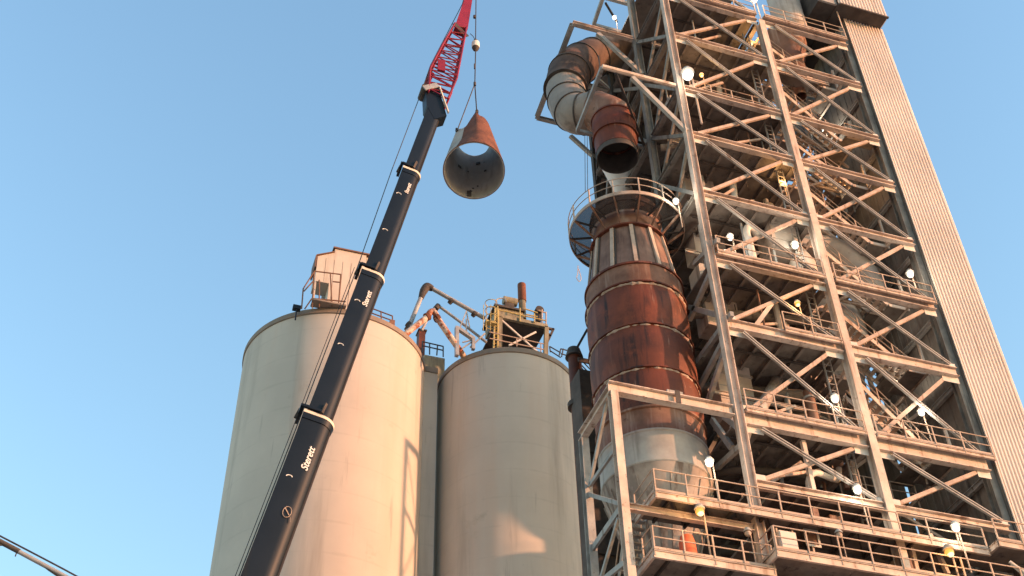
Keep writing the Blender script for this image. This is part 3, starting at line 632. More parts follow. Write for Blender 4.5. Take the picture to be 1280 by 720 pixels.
MB().sweep([(p.x-1.3,41,29.3),(p.x-1.15,41,29.3),(p.x+1.15,41,29.3),(p.x+1.3,41,29.3)], [.25,.6,.6,.25], 24, True, 3).build('shell', 'rust2', tk)
for k, (px, py, Y, lab) in enumerate([(1022,650,40.2,'rusty upright pipe stub on the upper gallery near the round tank'),(1043,640,40.6,'wide rusty upright duct stub on the upper gallery by the lamp'),(1128,690,40,'rusty upright duct stub on the lowest gallery at right'),(1040,688,40,'short rusty stub on the lowest gallery right of the framed board')]):
    p = at(px, py, Y); zb = 28.86 if py < 660 else 26.62
    t = thing('pipe_stub', (p.x, Y, zb), lab, 'pipe', 'rusty stubs on the lower galleries')
    w = (.14, .3, .36, .16)[k]
    MB().box(p.x-w, p.x+w, Y, Y+2*w, zb, zb+(1.2,1.3,1.5,.8)[k]).build('duct', 'rust2', t); MB().box(p.x-w-.06, p.x+w+.06, Y-.06, Y+2*w+.06, zb+.3, zb+.38).build('flange', 'steel', t)
p = at(950,672,41.0)
t = thing('support_strut', (p.x, 41, 22), 'forked grey column head holding the gallery corner', 'strut')
MB().tube((p.x,41.0,20), (p.x,41.0,27.4), .36, 16).build('post', 'grey', t)
MB().bar((p.x,41.0,26.6), (p.x+.3,40.2,28.4), .24, .3).build('arm', 'grey', t); MB().bar((p.x,41.0,26.6), (p.x-.4,40.6,28.4), .24, .3).build('arm', 'grey', t)
t = thing('slanted_strut', (33.2, 40.4, 26.7), 'slanted rusty strut beside the sodium lamp on the lowest gallery', 'strut')
p = at(1162,668,40.3); q = at(1185,718,40.3); MB().bar(p, q, .16, .2).build('arm', 'steel', t); MB().bar(at(1137,676,40.2), at(1146,714,40.2), .18, .2).build('post', 'steel', t)
p = at(1262,712,38.9)
t = thing('white_cable_bundle', (p.x, 38.9, 26.0), 'tangle of pale cables hanging under the gallery at lower right', 'cables')
MB().sweep([at(1262,702,39), at(1270,708,39), at(1281,716,39), at(1290,730,39)], .07, 8).build('cable', 'gusset', t); MB().sweep([at(1264,706,39.1), at(1275,715,39.1), at(1283,722,39.1)], .05, 8).build('cable', 'gusset', t)
# ------------------------------------------------------------------ lamps
def make_lamp(mname, label, hl=1.9):
    t = thing('work_lamp', (0,0,0), label, 'lamp', 'work lamps on posts around the tower')
    MB().sweep([(.30,.22,-hl),(.28,.22,-.3),(.26,.22,.15),(.14,.12,.3),(0,0,.26)], .035, 6, True, 3).build('post', 'rail', t)
    MB().lathe(0, 0, [(.02,.27),(.12,.24),(.20,.10),(.20,.06),(.0,.07)], 16).build('shade', 'steel2', t)
    MB().lathe(0, 0, [(.0,.06),(.13,.05),(.165,-.04),(.13,-.13),(.0,-.16)], 16).build('globe', mname, t)
    MB().lathe(0, -.04, [(.0,-.09),(.10,-.09),(.12,-.14),(.08,-.20),(.0,-.22)], 14).build('bulb', {'lorange':'lglow','lgreen':'lwhite'}.get(mname, mname), t)
    if mname != 'rail':
        pl = bpy.data.lights.new('lamp_light', 'POINT'); pl.energy = {'lorange': 20, 'lgreen': 28, 'lwhite': 28}[mname]; pl.shadow_soft_size = .15
        pl.color = (1, .55, .2) if mname == 'lorange' else (1, .92, .75)
        lo_ = bpy.data.objects.new('lamp_light', pl); COL.objects.link(lo_); lo_.parent = t; lo_.location = (-.2, -.45, -.35)
    return t
protos = {}
lamps = [(860,95,39.6,'lwhite',2.0,'very large bright white lamp on the left column high up'),
 (877,95,41.0,'lorange',.75,'small orange lamp right beside the very large white lamp'),
 (768,23,46.0,'lwhite',.8,'small white lamp at the upper left bracket frame'),
 (939,55,41.5,'lorange',.9,'orange lamp left of the middle column near its top'),
 (943,1,39.9,'lgreen',1.2,'pale lamp above the middle column at the top edge'),
 (845,253,41.0,'lwhite',.9,'white lamp at the right end of the ring gallery'),
 (913,298,40.6,'lgreen',1.0,'pale lamp in front of the swan neck pipe, left bay'),
 (994,308,40.6,'lgreen',1.15,'bright lamp between the louvred box and the middle column'),
 (978,230,41.2,'lorange',1.0,'orange lamp left of the middle column two storeys below the top one'),
 (997,381,39.9,'lorange',.85,'orange lamp left of the middle column above the lower railing'),
 (1138,344,40.2,'lgreen',1.15,'bright lamp near the ribbed shaft above the middle walkway'),
 (1058,227,42.0,'lorange',.5,'tiny orange lamp under an upper stair flight'),
 (1044,500,40.0,'lgreen',1.1,'bright lamp against the big grey cyclone cone'),
 (1125,482,43.0,'lgreen',.8,'pale lamp beside the lowest open stair flight'),
 (1152,517,40.2,'lgreen',1.0,'bright lamp near the shaft below the stair landing'),
 (887,580,39.6,'lwhite',1.05,'white lamp at the right side of the grey vessel shell'),
 (875,641,39.2,'lorange',1.15,'sodium lamp above the orange covered drum'),
 (1072,614,39.7,'lgreen',1.1,'pale lamp left of the middle column above the upper gallery'),
 (1195,661,39.0,'lgreen',1.1,'pale lamp on the upper gallery in front of the shaft foot'),
 (1187,692,38.7,'lorange',1.25,'large sodium lamp on the lowest gallery at right'),
 (1031,164,44,'lwhite',.9,'white lamp seen against the sky gap below the pink cyclone'),
 (1092,88,45,'lwhite',.3,'tiny lamp under a beam beside the shaft near the top'),
 (1049,670,39.3,'rail',.9,'unlit shaded lamp above the lowest gallery beside the framed board'),
 (935,668,39.6,'rail',.9,'unlit shaded lamp beside the forked column head')]
for px, py, Y, mm, sc, lab in lamps:
    p = at(px, py, Y)+V((0,0,.08*sc))
    if mm not in protos:
        protos[mm] = make_lamp(mm, lab); o = protos[mm]; o.location = p; o.scale = (sc,)*3
    else: dup(protos[mm], p, lab, sc)
# ------------------------------------------------------------------ silos
C1, R1, C2, R2, ZS = (13.0,78.9), 7.22, (27.25,77.8), 5.74, 64.4
def silo(c, r, label):
    t = thing('concrete_silo', (c[0], c[1], GZ), label, 'silo', 'pale concrete silos')
    MB().lathe(c[0], c[1], [(r,GZ),(r,ZS-.55)], 160).build('wall', 'conc', t)
    MB().lathe(c[0], c[1], [(r-.02,ZS-.55),(r+.09,ZS-.5),(r+.09,ZS-.06),(r+.03,ZS),(0,ZS+.15)], 160).build('roof_rim', 'rim', t)
    return t
s1 = silo(C1, R1, 'broad pale concrete silo behind the black crane boom, its right side sunlit')
s2 = silo(C2, R2, 'narrower shaded concrete silo right of the crane boom, behind the vessel frame')
lk = thing('link_wall', (20.6, 79.5, GZ), 'narrow concrete strip wall joining the two silos', 'wall')
MB().box(19.2, 20.97, 76.6, 80.2, GZ, ZS-.5).build('wall', 'conc', lk); MB().box(19.2, 20.97, 76.52, 80.2, ZS-.5, ZS).build('coping', 'rim', lk)
# penthouse on silo 1
YP = 72.6
def P2(px, py): q = at(px, py, YP); return (q.x, q.z)
ph = thing('silo_penthouse', (*at(425,383,YP+2).xy, ZS), 'sunlit sheet metal penthouse with doorway and stepped roof on the broad silo', 'penthouse')
zr = ZS+.1
ol = [P2(396,331), P2(397,320), P2(418,316), P2(419,311), P2(458,319)]
xl, xr2 = ol[0][0], P2(458,360)[0]
dx0, dx1 = P2(393.5,352)[0], P2(411,356)[0]; dz = P2(400,352)[1]
MB().poly([(dx1,zr),(dx1,dz),(xl,dz)]+[(xl,ol[1][1])]+ol[2:]+[(xr2,zr)], YP, YP+.14).build('front_wall', 'pent', ph)
MB().box(xl, xl+.12, YP, YP+.12, zr, dz).build('door_post', 'pent', ph)
MB().box(dx1, dx1+.14, YP+.15, YP+1.1, zr, dz).build('inner_wall', 'pent', ph)
MB().box(xl, xr2, YP+.15, YP+1.6, dz-.0, dz+.1).build('ceiling', 'pent', ph)
MB().box(xr2-.14, xr2, YP+.15, YP+4.4, zr, ol[-1][1]-.1).build('side_wall', 'pent', ph)
MB().box(dx1+.15, xr2-.15, YP+4.3, YP+4.4, zr, ol[-1][1]-.3).build('rear_wall', 'pent', ph)
MB().box(xl, xl+.1, YP+.15, YP+1.6, dz+.1, ol[1][1]-.05).build('side_wall', 'pent', ph)
MB().poly([(xl-.12,ol[1][1]-.02),(xl-.12,ol[1][1]+.06),(ol[2][0]+.02,ol[2][1]+.1),(ol[2][0]+.02,ol[2][1]+.02)], YP-.12, YP+1.7).build('roof', 'brown', ph)
MB().poly([(ol[3][0]-.15,ol[3][1]),(ol[3][0]-.15,ol[3][1]+.14),(xr2+.15,ol[4][1]+.14),(xr2+.15,ol[4][1])], YP-.12, YP+4.6).build('roof', 'brown', ph)
MB().box(xl-.16, xl-.06, YP-.1, YP+1.6, ol[0][1]-.3, ol[1][1]).build('gutter', 'brown', ph)
se = MB()
for k in range(1, 6): xx = xl+(xr2-xl)*k/6; se.box(xx-.012, xx+.012, YP-.012, YP-.003, dz+.1 if xx < dx1 else zr, min(ol[1][1], ol[4][1])-.05)
se.build('seam', 'brown', ph)
def pipe_rail(name, label, pts, m, heights=(0,), r=.05, cat='railing', posts=()):
    t = thing(name, pts[0], label, cat)
    for h in heights:
        MB().sweep([p+V((0,0,h)) for p in pts], r, 6, True, 1).build('rail', m, t)
    for p, q in posts: MB().tube(p, q, r, 6).build('post', m, t)
    return t
Yr = 71.6
def W(px, py, Y=Yr): return at(px, py, Y)
t = thing('platform_cage', W(392,384), 'brown rail cage around the penthouse doorway', 'railing')
for pl in [[(393,339),(426,343)],[(390,373),(432,377)],[(393,339),(379,361)],[(379,361),(377,386)],[(390,373),(381,386)],[(393,339),(390,384)],[(426,343),(423,384)],[(413,341),(415,383)],[(380,364),(391,352)],[(399,350),(399,384)],[(416,352),(426,353)]]:
    MB().tube(W(*pl[0]), W(*pl[1]), .055, 6).build('rail', 'brown', t)
MB().box(W(389,384).x, W(432,384).x, Yr-.3, Yr+.6, ZS-.02, ZS+.12).build('kerb', 'rim', t)
t = thing('roof_railing', W(480,390), 'brown handrail on the broad silo roof right of the boom', 'railing')
zr1 = W(462,384,72.4).z
for pl in [[(461,384),(490.5,395)],[(461,390),(491,401)],[(490.5,395),(491,408)],[(476,389),(477,402)],[(462,384),(462,396)]]:
    MB().tube(W(*pl[0],72.6), W(*pl[1],72.6), .055, 6).build('rail', 'brown', t)
MB().box(W(487,403,72.6).x, W(493,403,72.6).x, 72.4, 73, W(487,406,72.6).z-.3, W(487,401,72.6).z).build('kerb_box', 'rust2', t)
p = W(371,385,72.3)
t = thing('roof_floodlight', p, 'small black floodlight on the left of the broad silo rim', 'floodlight')
MB().box(p.x-.3, p.x+.3, 72.2, 72.6, p.z-.1, p.z+.25).build('housing', 'black', t); MB().tube(p-V((0,0,1.2)), p, .06, 6).build('post', 'black', t)
# conveying pipes between the silos
Yp = 74.2
t = thing('conveying_pipe', W(509,412,Yp), 'tall grey conveying pipe with dark elbow, arching onto the narrower silo', 'pipe')
MB().tube(W(509,414,Yp), W(527,370,Yp), .19, 14).build('pipe', 'pipe', t)
MB().sweep([W(526,373,Yp), W(529.5,364,Yp), W(534,358.5,Yp), W(541,361,Yp)], [.22,.33,.36,.24], 16).build('elbow', 'dark', t)
MB().tube(W(539,360,Yp), W(606,398,Yp), .185, 14).build('pipe', 'pipe', t)
for q in ((509.5,410),(510.5,405.5),(563.5,376.5),(592.5,392.5)): MB().tube(W(*q,Yp)+V((-.1,0,.08)), W(*q,Yp)+V((.12,0,-.1)), .27, 14).build('coupling', 'dark', t)
t = thing('conveying_pipe', W(508,418,73.6), 'flaking rusty white pipe bent like a gable between the silos', 'pipe')
Yq = 73.4
MB().sweep([W(506,419,Yq), W(515,411,Yq), W(533,397,Yq), W(538,390,Yq), W(543,390.5,Yq), W(549,401,Yq), W(562,420,Yq), W(576,440,Yq+.8), W(583,452,Yq+3)], .25, 16, True, 5).build('pipe', 'flaky', t)
for q in ((534,396),(546.5,398)): MB().tube(W(*q,Yq)-V((.12,0,.1)), W(*q,Yq)+V((.12,0,.1)), .34, 16).build('coupling', 'orust', t)
t = thing('conveying_pipe', W(527,410,74.8), 'thin grey pipe with small hooked top between the rusty and the tall pipe', 'pipe')
Yq = 74.8
MB().sweep([W(527,413,Yq), W(535,398,Yq), W(544,384.5,Yq), W(547,382,Yq), W(551,384.5,Yq), W(580,406,Yq), W(608,428,Yq)], .12, 12, True, 4).build('pipe', 'pipe', t)
MB().tube(W(544.5,386,Yq), W(548,382,Yq), .24, 12).build('elbow', 'dark', t)
t = thing('vent_stub', W(528,425,74), 'square dark rusty vent stub between the two silos', 'vent')
a = W(523,440,80); b = W(532.5,413,80); MB().box(a.x, W(531,440,80).x, 80, 80.8, a.z-2.5, b.z).build('duct', 'rust', t); MB().box(a.x-.08, W(531,440,80).x+.12, 79.9, 80.9, b.z-.1, b.z+.02).build('cap', 'dark', t)
t = thing('roof_walkway', W(545,440,78), 'dark railed walkway between the silo tops', 'walkway')
Yw = 79.0
a = W(530,446,Yw); b = W(556,450,Yw); MB().box(a.x, b.x, Yw, Yw+1.2, a.z-2.6, a.z+.25).build('deck', 'olive', t)
for pl in [[(528,427),(554,433)],[(528,432),(554,438)],[(554,433),(554,446)],[(537,429),(537,443)],[(547,431),(546,444)],[(528,427),(528,441)]]: MB().tube(W(*pl[0],Yw), W(*pl[1],Yw), .06, 6).build('rail', 'cable', t)
# equipment house on silo 2
YE = 73.6
eh = thing('equipment_house', (*W(648,430,YE+1.5).xy, ZS), 'olive equipment house on posts with cross bracing on the narrower silo', 'equipment house')
e = lambda px, py, dy=0: at(px, py, YE+dy)
MB().bar(e(624.5,438), e(625,397), .34, .3, (0,1,0)).build('post', 'olive', eh); MB().bar(e(682,445), e(683,409), .34, .3, (0,1,0)).build('post', 'olive', eh)
MB().bar(e(623,395.5), e(684,408.5), .3, .34).build('beam', 'olive', eh)
a, b, c, d = e(622,380), e(656,387), e(656,398), e(622,391)
MB().poly([(a.x,d.z-.1),(b.x,c.z-.1),(b.x,b.z),(a.x,a.z)], YE+.4, YE+3.4).build('housing', 'olive', eh)
MB().poly([(a.x-.2,a.z),(b.x+.1,b.z),(b.x+.1,b.z+.2),(a.x-.2,a.z+.2)], YE+.2, YE+3.6).build('roof', 'dark', eh)
a, b = e(623,398), e(683,411); MB().poly([(a.x,a.z),(b.x,b.z),(b.x,b.z+.14),(a.x,a.z+.14)], YE+.2, YE+4.4).build('deck', 'dark', eh)
a, b = e(623,440), e(676,440); MB().box(a.x, b.x, YE+4.5, YE+4.7, ZS, e(640,399).z).build('rear_wall', 'dark', eh)
for pl in [[(627,400),(672,440)],[(636,432),(670,415)]]: MB().bar(e(*pl[0]), e(*pl[1]), .1, .13).build('brace', 'gusset', eh)
for pl in [[(682,410),(692,412)],[(692,411),(683,430)],[(688,421),(683,415)]]: MB().bar(e(*pl[0],.4), e(*pl[1],.4), .16, .2).build('bracket', 'dark', eh)
t = thing('yellow_railing', e(640,395), 'yellow handrail around the deck of the equipment house', 'railing')
for pl in [[(622,387),(683,401)],[(656,386),(672,391)],[(650,385),(650,402)],[(622,383),(622,396)],[(668,392),(668,403)],[(658,393),(672,396)]]: MB().tube(e(*pl[0],-.25), e(*pl[1],-.25), .06, 6).build('rail', 'yellow', t)
t = thing('roof_handrail', e(650,425,-1), 'pale low handrail at the front of the narrower silo roof', 'railing')
for pl in [[(612,415),(680,430)],[(612,423),(680,437)],[(646,423),(646,433)],[(676,429),(676,440)]]: MB().tube(e(*pl[0],-.8), e(*pl[1],-.8), .05, 6).build('rail', 'rail', t)
t = thing('caged_ladder', e(614,430), 'yellow caged ladder at the left of the equipment house', 'ladder')
for pl in [[(617,438),(619,385)],[(622,438),(623,388)]]: MB().bar(e(*pl[0],-.2), e(*pl[1],-.2), .12, .14, (0,1,0)).build('side_rail', 'yellow', t)
rg = MB()
for k in range(14): rg.tube(e(617.3+.1*k,436-3.6*k,-.2), e(622.2+.08*k,437-3.6*k,-.2), .03, 5)
rg.build('rungs', 'yellow', t)
for k in range(4): c = e(612,383+k*9,-.3); MB().sweep([(c.x+.5*math.cos(q), c.y-.4-.5*math.sin(q), c.z) for q in [2*PI*i/14 for i in range(15)]], .035, 5, False, 1).build('hoop', 'yellow', t)
for dx in (-8, -4, 1): MB().tube(e(612+dx,413,-.8), e(612.5+dx,381,-.8), .03, 5).build('cage_bar', 'yellow', t)
MB().bar(e(606,402,-.5), e(619,406,-.5), .5, .14).build('step_platform', 'yellow', t)
t = thing('exhaust_stack', e(653,400,1.5), 'thin rusty exhaust stack above the equipment house', 'stack')
MB().tube(e(653.5,399,1), e(652.5,372,1), .3, 16).build('pipe', 'olive', t); MB().tube(e(652.8,377,1), e(652,356,1), .36, 16).build('sleeve', 'orust', t)
t = thing('winch', e(637,377,1), 'small dusty winch on the equipment house roof', 'winch')
c = e(637.5,377,1); MB().tube(c-V((.6,0,0)), c+V((.6,0,0)), .38, 14).build('drum', 'olive', t); MB().box(c.x-.5, c.x+.3, c.y-.2, c.y+.2, c.z-.8, c.z).build('base', 'dark', t)
MB().sweep([e(619,384,.5), e(621,374.5,.5), e(630,373,.5), e(633,377,.5)], .06, 6).build('hoop', 'pipe', t)
t = thing('dark_hoist', e(674,395,.5), 'dark hoist and round rail end at the right of the equipment house', 'hoist')
c = e(673.5,389,.4); MB().tube(c-V((.0,.3,0)), c+V((0,.3,0)), .36, 14).build('wheel', 'dark', t); MB().bar(e(673.5,390,.4), e(672.5,403,.4), .4, .4, (0,1,0)).build('body', 'dark', t)
for pl in [[(677.5,387),(677.5,407)],[(682.5,390),(682.5,409)],[(673,388),(682,391)]]: MB().tube(e(*pl[0]), e(*pl[1]), .06, 6).build('rail', 'rail', t)
t = thing('pipe_trestle', e(570,440), 'grey steel trestle carrying the conveying pipes at the silo edge', 'trestle')
for pl, w in [([(571,445),(571,409)],.36),([(591.5,437),(591.5,423)],.32),([(573,411),(592,424)],.34),([(583,399),(583,415)],.12),([(583,389),(574,412)],.12),([(577,436),(590,427)],.12),([(583,389),(587,409)],.1),([(578,428),(590,425)],.1),([(588,434),(606,417)],.14)]:
    MB().bar(e(*pl[0]), e(*pl[1]), w*.8, w, (0,1,0)).build('member', 'pipe', t)
t = thing('roof_stair', e(700,435,2), 'thin railed stair at the right edge of the narrower silo roof', 'staircase')
for pl in [[(687,433),(701,441)],[(687,438),(701,447)],[(701,436),(717,440)],[(701,442),(717,447)],[(687,433),(688,440)],[(701,436),(699,444)],[(704,436),(702,446)],[(712,438),(712,449)],[(717,440),(738,462)],[(717,446),(738,468)],[(726,449),(727,460)],[(720,452),(740,475)]]: MB().tube(e(*pl[0],1.2), e(*pl[1],1.2), .055, 6).build('rail', 'cable', t)
# dark pipe column between silo and vessel
YD = 51.0; a = at(717,437,YD); z = a.z
t = thing('drain_column', (a.x, YD, GZ), 'dark rusty pipe column with flared top between the silo and the vessel', 'pipe')
MB().tube((a.x,YD,GZ), (a.x,YD,z-.5), .36, 18).build('pipe', 'rust', t); MB().tube((a.x,YD,z-.6), (a.x,YD,z), .52, 18, .36).build('cap', 'dark', t); MB().tube((a.x,YD,z-4.2), (a.x,YD,z-3.9), .56, 18).build('collar', 'dark', t)
MB().bar(at(720,437,YD), at(734,412,YD), .14, .14).build('stay', 'dark', t)
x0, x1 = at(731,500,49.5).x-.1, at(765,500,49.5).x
t = thing('dark_casing', ((x0+x1)/2, 50, GZ), 'dark casing standing in for the shadowed gap behind the vessel and its frame', 'casing')
MB().box(x0-.1, x1+.6, 49.5, 50.9, GZ, at(730,462,49.5).z).build('sheet', 'dark', t)  # dark sheet put in for a duct and the shadow beside it
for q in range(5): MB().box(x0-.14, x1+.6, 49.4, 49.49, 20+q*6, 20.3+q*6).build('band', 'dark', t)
# ------------------------------------------------------------------ crane with boom, jib and load
YC = 38.0
ax0 = at(325,720,YC); ax1 = at(546.5,130,YC); A = (ax1-ax0).normalized(); Bv = V((A.z,0,-A.x))        # Bv: towards the belly of the boom
def onax(px, py):                                               # point of the boom axis nearest to that picture height
    q = at(px, py, YC); return ax0+A*((q-ax0).dot(A))
foot = ax0-A*((ax0.z-1.2)/A.z)
crane = thing('mobile_crane', (foot.x, YC, GZ), 'big black telescopic crane boom with cream collars and red lattice jib', 'crane')
def boomsec(w):                                                 # (a along -Y.., b along belly)
    h = w; hw = w*.42; pts = [(-hw, -h*.5), (-hw, h*.08)]
    for k in range(1, 10): t = PI*k/10; pts.append((-hw*math.cos(t), h*.08+h*.42*math.sin(t)))
    pts += [(hw, h*.08), (hw, -h*.5)]; return pts
sections = [(foot, onax(391,527), 1.20), (onax(391,527), onax(457,345), 1.01), (onax(457,345), onax(505,216), .88), (onax(505,216), ax1, .76)]
def script_text(body, loc, size, parent, name='lettering'):
    cu = bpy.data.curves.new(name, 'FONT'); cu.body = body; cu.size = size; cu.shear = .35; cu.extrude = .004; cu.align_x = 'LEFT'; cu.offset = size*.018
    o = bpy.data.objects.new(name, cu); COL.objects.link(o)
    bpy.context.view_layer.update(); dg = bpy.context.evaluated_depsgraph_get()
    me = bpy.data.meshes.new_from_object(o.evaluated_get(dg)); bpy.data.objects.remove(o)
    n = V((0,-1,0)); X = A.copy(); Yv = n.cross(X).normalized()
    me.transform(Matrix(((X.x,Yv.x,n.x,loc.x-crane.location.x),(X.y,Yv.y,n.y,loc.y-crane.location.y),(X.z,Yv.z,n.z,loc.z-crane.location.z),(0,0,0,1))))
    me.materials.clear(); me.materials.append(M['white']); ob = bpy.data.objects.new(name, me); COL.objects.link(ob); ob.parent = crane; return ob
for i, (p, q, w) in enumerate(sections):
    mb = MB(); n0 = V((0,1,0)); sec = boomsec(w); n = len(sec)
    vs = [r0+n0*a+Bv*b for r0 in (p, q) for a, b in sec]
    mb.add(vs, [(k, (k+1) % n, n+(k+1) % n, n+k) for k in range(n)]+[tuple(range(n-1,-1,-1)), tuple(range(n,2*n))]); mb.sm = True
    mb.build('boom_section', 'black', crane)
    st = MB()                                                   # lighter brown strip painting the sunlit edge of the belly
    st.add([r0+n0*(-w*.42*math.cos(t)*1.005)+Bv*(w*.08+w*.42*math.sin(t)*1.008) for r0 in (p+A*.02, q-A*.02) for t in (PI*.33, PI*.4, PI*.5, PI*.6)], [(0,1,5,4),(1,2,6,5),(2,3,7,6)])
    st.build('lit_strip', 'belly', crane)
    if i < 3:                                                   # collar where the next section comes out
        c = MB(); s2 = [(a*1.06, b*1.03) for a, b in boomsec(w)]; s3 = [(a*1.06, b*1.05+.01) for a, b in boomsec(w)]
        vs = [r0+n0*a+Bv*b for r0, ss in ((q-A*.35, s2), (q-A*.10, s3)) for a, b in ss]
        c.add(vs, [(k, (k+1) % n, n+(k+1) % n, n+k) for k in range(n)]+[tuple(range(n-1,-1,-1)), tuple(range(n,2*n))]); c.sm = True; c.build('collar', 'black', crane)
        c = MB(); s3 = [(a*1.08, b*1.07+.015) for a, b in boomsec(w)]
        vs = [r0+n0*a+Bv*b for r0 in (q-A*.10, q+A*.02) for a, b in s3]
        c.add(vs, [(k, (k+1) % n, n+(k+1) % n, n+k) for k in range(n)]+[tuple(range(n-1,-1,-1)), tuple(range(n,2*n))]); c.sm = True; c.build('collar_rim', 'cream', crane)
        MB().bar(q-Bv*w*.62+A*.14-n0*w*.5, q-Bv*w*.62+A*.14+n0*w*.5, .12, .1).build('top_bar', 'black', crane)
        MB().bar(q-Bv*w*.70-A*.1, q-Bv*w*.66+A*.35, .1, .1, n0).build('cable_guide', 'dark', crane)
        MB().bar(q-Bv*w*.60+A*.14-n0*w*.46, q+Bv*w*.02+A*.14-n0*w*.47, .12, .1).build('top_bar', 'black', crane)
        MB().bar(q+Bv*w*.02+A*.05-n0*w*.5, q+Bv*w*.05+A*.6-n0*w*.42, .08, .1).build('lug', 'dark', crane)
        d = [2.55, 2.05, 1.7][i]; sz = [.37, .31, .25][i]
        script_text('Sterett', q-A*d+Bv*w*.21-n0*(w*.42+.012), sz, crane)
        for dd in ((3.0,) if i == 0 else (1.9, 4.4)):
            c0 = q-A*dd-Bv*w*.22-n0*(w*.42+.005)
            MB().sweep([c0+Bv*.11*math.cos(t)+A*.07*math.sin(t) for t in [PI*(.05+k/9) for k in range(10)]], .018, 5, True, 1).build('ring_mark', 'white', crane)
# faint round emblem low on the boom
c0 = onax(355,650)+Bv*.1-V((0,1.27*.42+.006,0))
MB().sweep([c0+Bv*.15*math.cos(t)+A*.22*math.sin(t) for t in [2*PI*k/18 for k in range(19)]], .012, 5, False, 1).build('emblem', 'rail', crane)
MB().bar(c0+Bv*.1-A*.1, c0-Bv*.1+A*.12, .01, .03).build('emblem', 'rail', crane); MB().bar(c0+Bv*.22-A*.35, c0+Bv*.16-A*.15, .01, .03).build('emblem', 'rail', crane)
# boom head
hd0 = ax1
hd = MB(); y0, y1 = YC-.33, YC+.33
outl = [at(530,118,YC), at(546,116,YC), at(556,151,YC), at(541,155,YC), at(531,138,YC)]
hd.add([V((p.x,y0,p.z)) for p in outl]+[V((p.x,y1,p.z)) for p in outl], [(k,(k+1)%5,5+(k+1)%5,5+k) for k in range(5)]+[(4,3,2,1,0),(5,6,7,8,9)]); hd.build('boom_head', 'black', crane)
MB().bar(at(545,117,YC)+V((.05,-.44,0)), at(556,149,YC)+V((.05,-.44,0)), .05, .14, (0,1,0)).build('head_edge', 'cream', crane)
MB().bar(at(527,119,YC)+V((0,-.46,0)), at(544,115,YC)+V((0,-.46,0)), .06, .3, (0,0,1)).build('head_box', 'pipe', crane)
MB().tube(at(530,116,YC)-V((0,.4,0)), at(530,116,YC)+V((0,.4,0)), .22, 14).build('sheave', 'dark', crane)
MB().bar(at(532,112,YC), at(541,92,YC), .14, .14).build('jib_stay', 'red', crane); MB().bar(at(540,96,YC), at(538,84,YC), .1, .12).build('jib_stay', 'dark', crane)
# jib lattice: four chords between stations
st = [(at(545,127,YC), .50, .42), (at(551,101,YC), .70, .5), (at(562.5,68,YC), .52, .42), (at(574,37,YC), .32, .3)]
jd = (st[3][0]-st[0][0]).normalized(); jb = V((jd.z,0,-jd.x))
ring = [[c+jb*a*hw+V((0,1,0))*b*hy for a, b in ((-1,-1),(1,-1),(1,1),(-1,1))] for c, hw, hy in st]
for k in range(4):
    for a, b in zip(ring, ring[1:]): MB().tube(a[k], b[k], .055, 8).build('jib_chord', 'red', crane)
def lerp_ring(t):
    t *= 3; i = min(int(t), 2); f = t-i; return [ring[i][k].lerp(ring[i+1][k], f) for k in range(4)]
NL = 22; lat = [lerp_ring(k/NL) for k in range(NL+1)]
for i in range(NL):
    for k in range(4):
        a, b = (lat[i][k], lat[i+1][(k+1) % 4]) if i % 2 else (lat[i][(k+1) % 4], lat[i+1][k])
        MB().tube(a, b, .036, 5).build('jib_lacing', 'red', crane)
c = at(550,93,YC); MB().box(c.x-.28, c.x+.1, YC-.62, YC-.5, c.z-.45, c.z+.4).build('jib_plate', 'red', crane)
tip0, tip1 = at(575,39,YC), at(590.5,-22,YC)
mb = MB(); s0 = [tip0+jb*a*.34+V((0,1,0))*b*.3 for a, b in ((-1,-1),(1,-1),(1,1),(-1,1))]; s1_ = [tip1+jb*a*.12+V((0,1,0))*b*.2 for a, b in ((-1,-1),(1,-1),(1,1),(-1,1))]
mb.add(s0+s1_, [(0,1,5,4),(1,2,6,5),(2,3,7,6),(3,0,4,7),(3,2,1,0),(4,5,6,7)]); mb.build('jib_tip', 'red', crane)
MB().bar(tip0-jb*.42-V((0,.32,0)), tip0+jb*.42-jd*.7-V((0,.32,0)), .05, .25).build('jib_bracket', 'dark', crane)
MB().tube(tip1-V((0,.15,0)), tip1+V((0,.15,0)), .3, 14).build('tip_sheave', 'dark', crane)
rope = [foot-Bv*1.0+A*2, at(298,722,YC), at(373,526,YC)+V((.02,0,0)), at(448,331,YC), at(490,212,YC), at(525,120,YC), at(538,82,YC), at(578,5,YC), tip1+V((-.2,0,.2))]
MB().sweep(rope, .022, 5, True, 1).build('hoist_rope', 'cable', crane)
MB().sweep([p+V((-.12,.2,0)) for p in rope[:4]], .015, 5, True, 1).build('hoist_rope', 'cable', crane)
hk = at(594.5,56,YC)
MB().tube(tip1+V((.22,0,0)), V((hk.x,YC,hk.z+.3)), .028, 6).build('load_line', 'cable', crane)
q = at(593,21,YC); MB().tube(q-V((0,0,.1)), q+V((0,0,.1)), .07, 8).build('rope_weight', 'dark', crane)
# carrier, mostly below the picture
fx, fy = foot.x, YC
MB().box(fx-2.0, fx+6.5, fy-1.5, fy+1.5, -.7, .1).build('chassis', 'black', crane)
MB().tube((fx+.6,fy,.1), (fx+.6,fy,.6), 1.4, 28).build('turntable', 'dark', crane)
MB().box(fx-2.6, fx-.5, fy-1.5, fy+1.5, .6, 2.2).build('counterweight', 'black', crane)
MB().box(fx+.2, fx+2.2, fy-1.7, fy-.75, .6, 2.3).build('operator_cab', 'black', crane)
for k in range(5):
    for sy in (-1.4, 1.4):
        MB().tube((fx-1.4+k*1.8,fy+sy-.2,GZ+.65), (fx-1.4+k*1.8,fy+sy+.2,GZ+.65), .65, 24).build('wheel', 'tyre', crane)
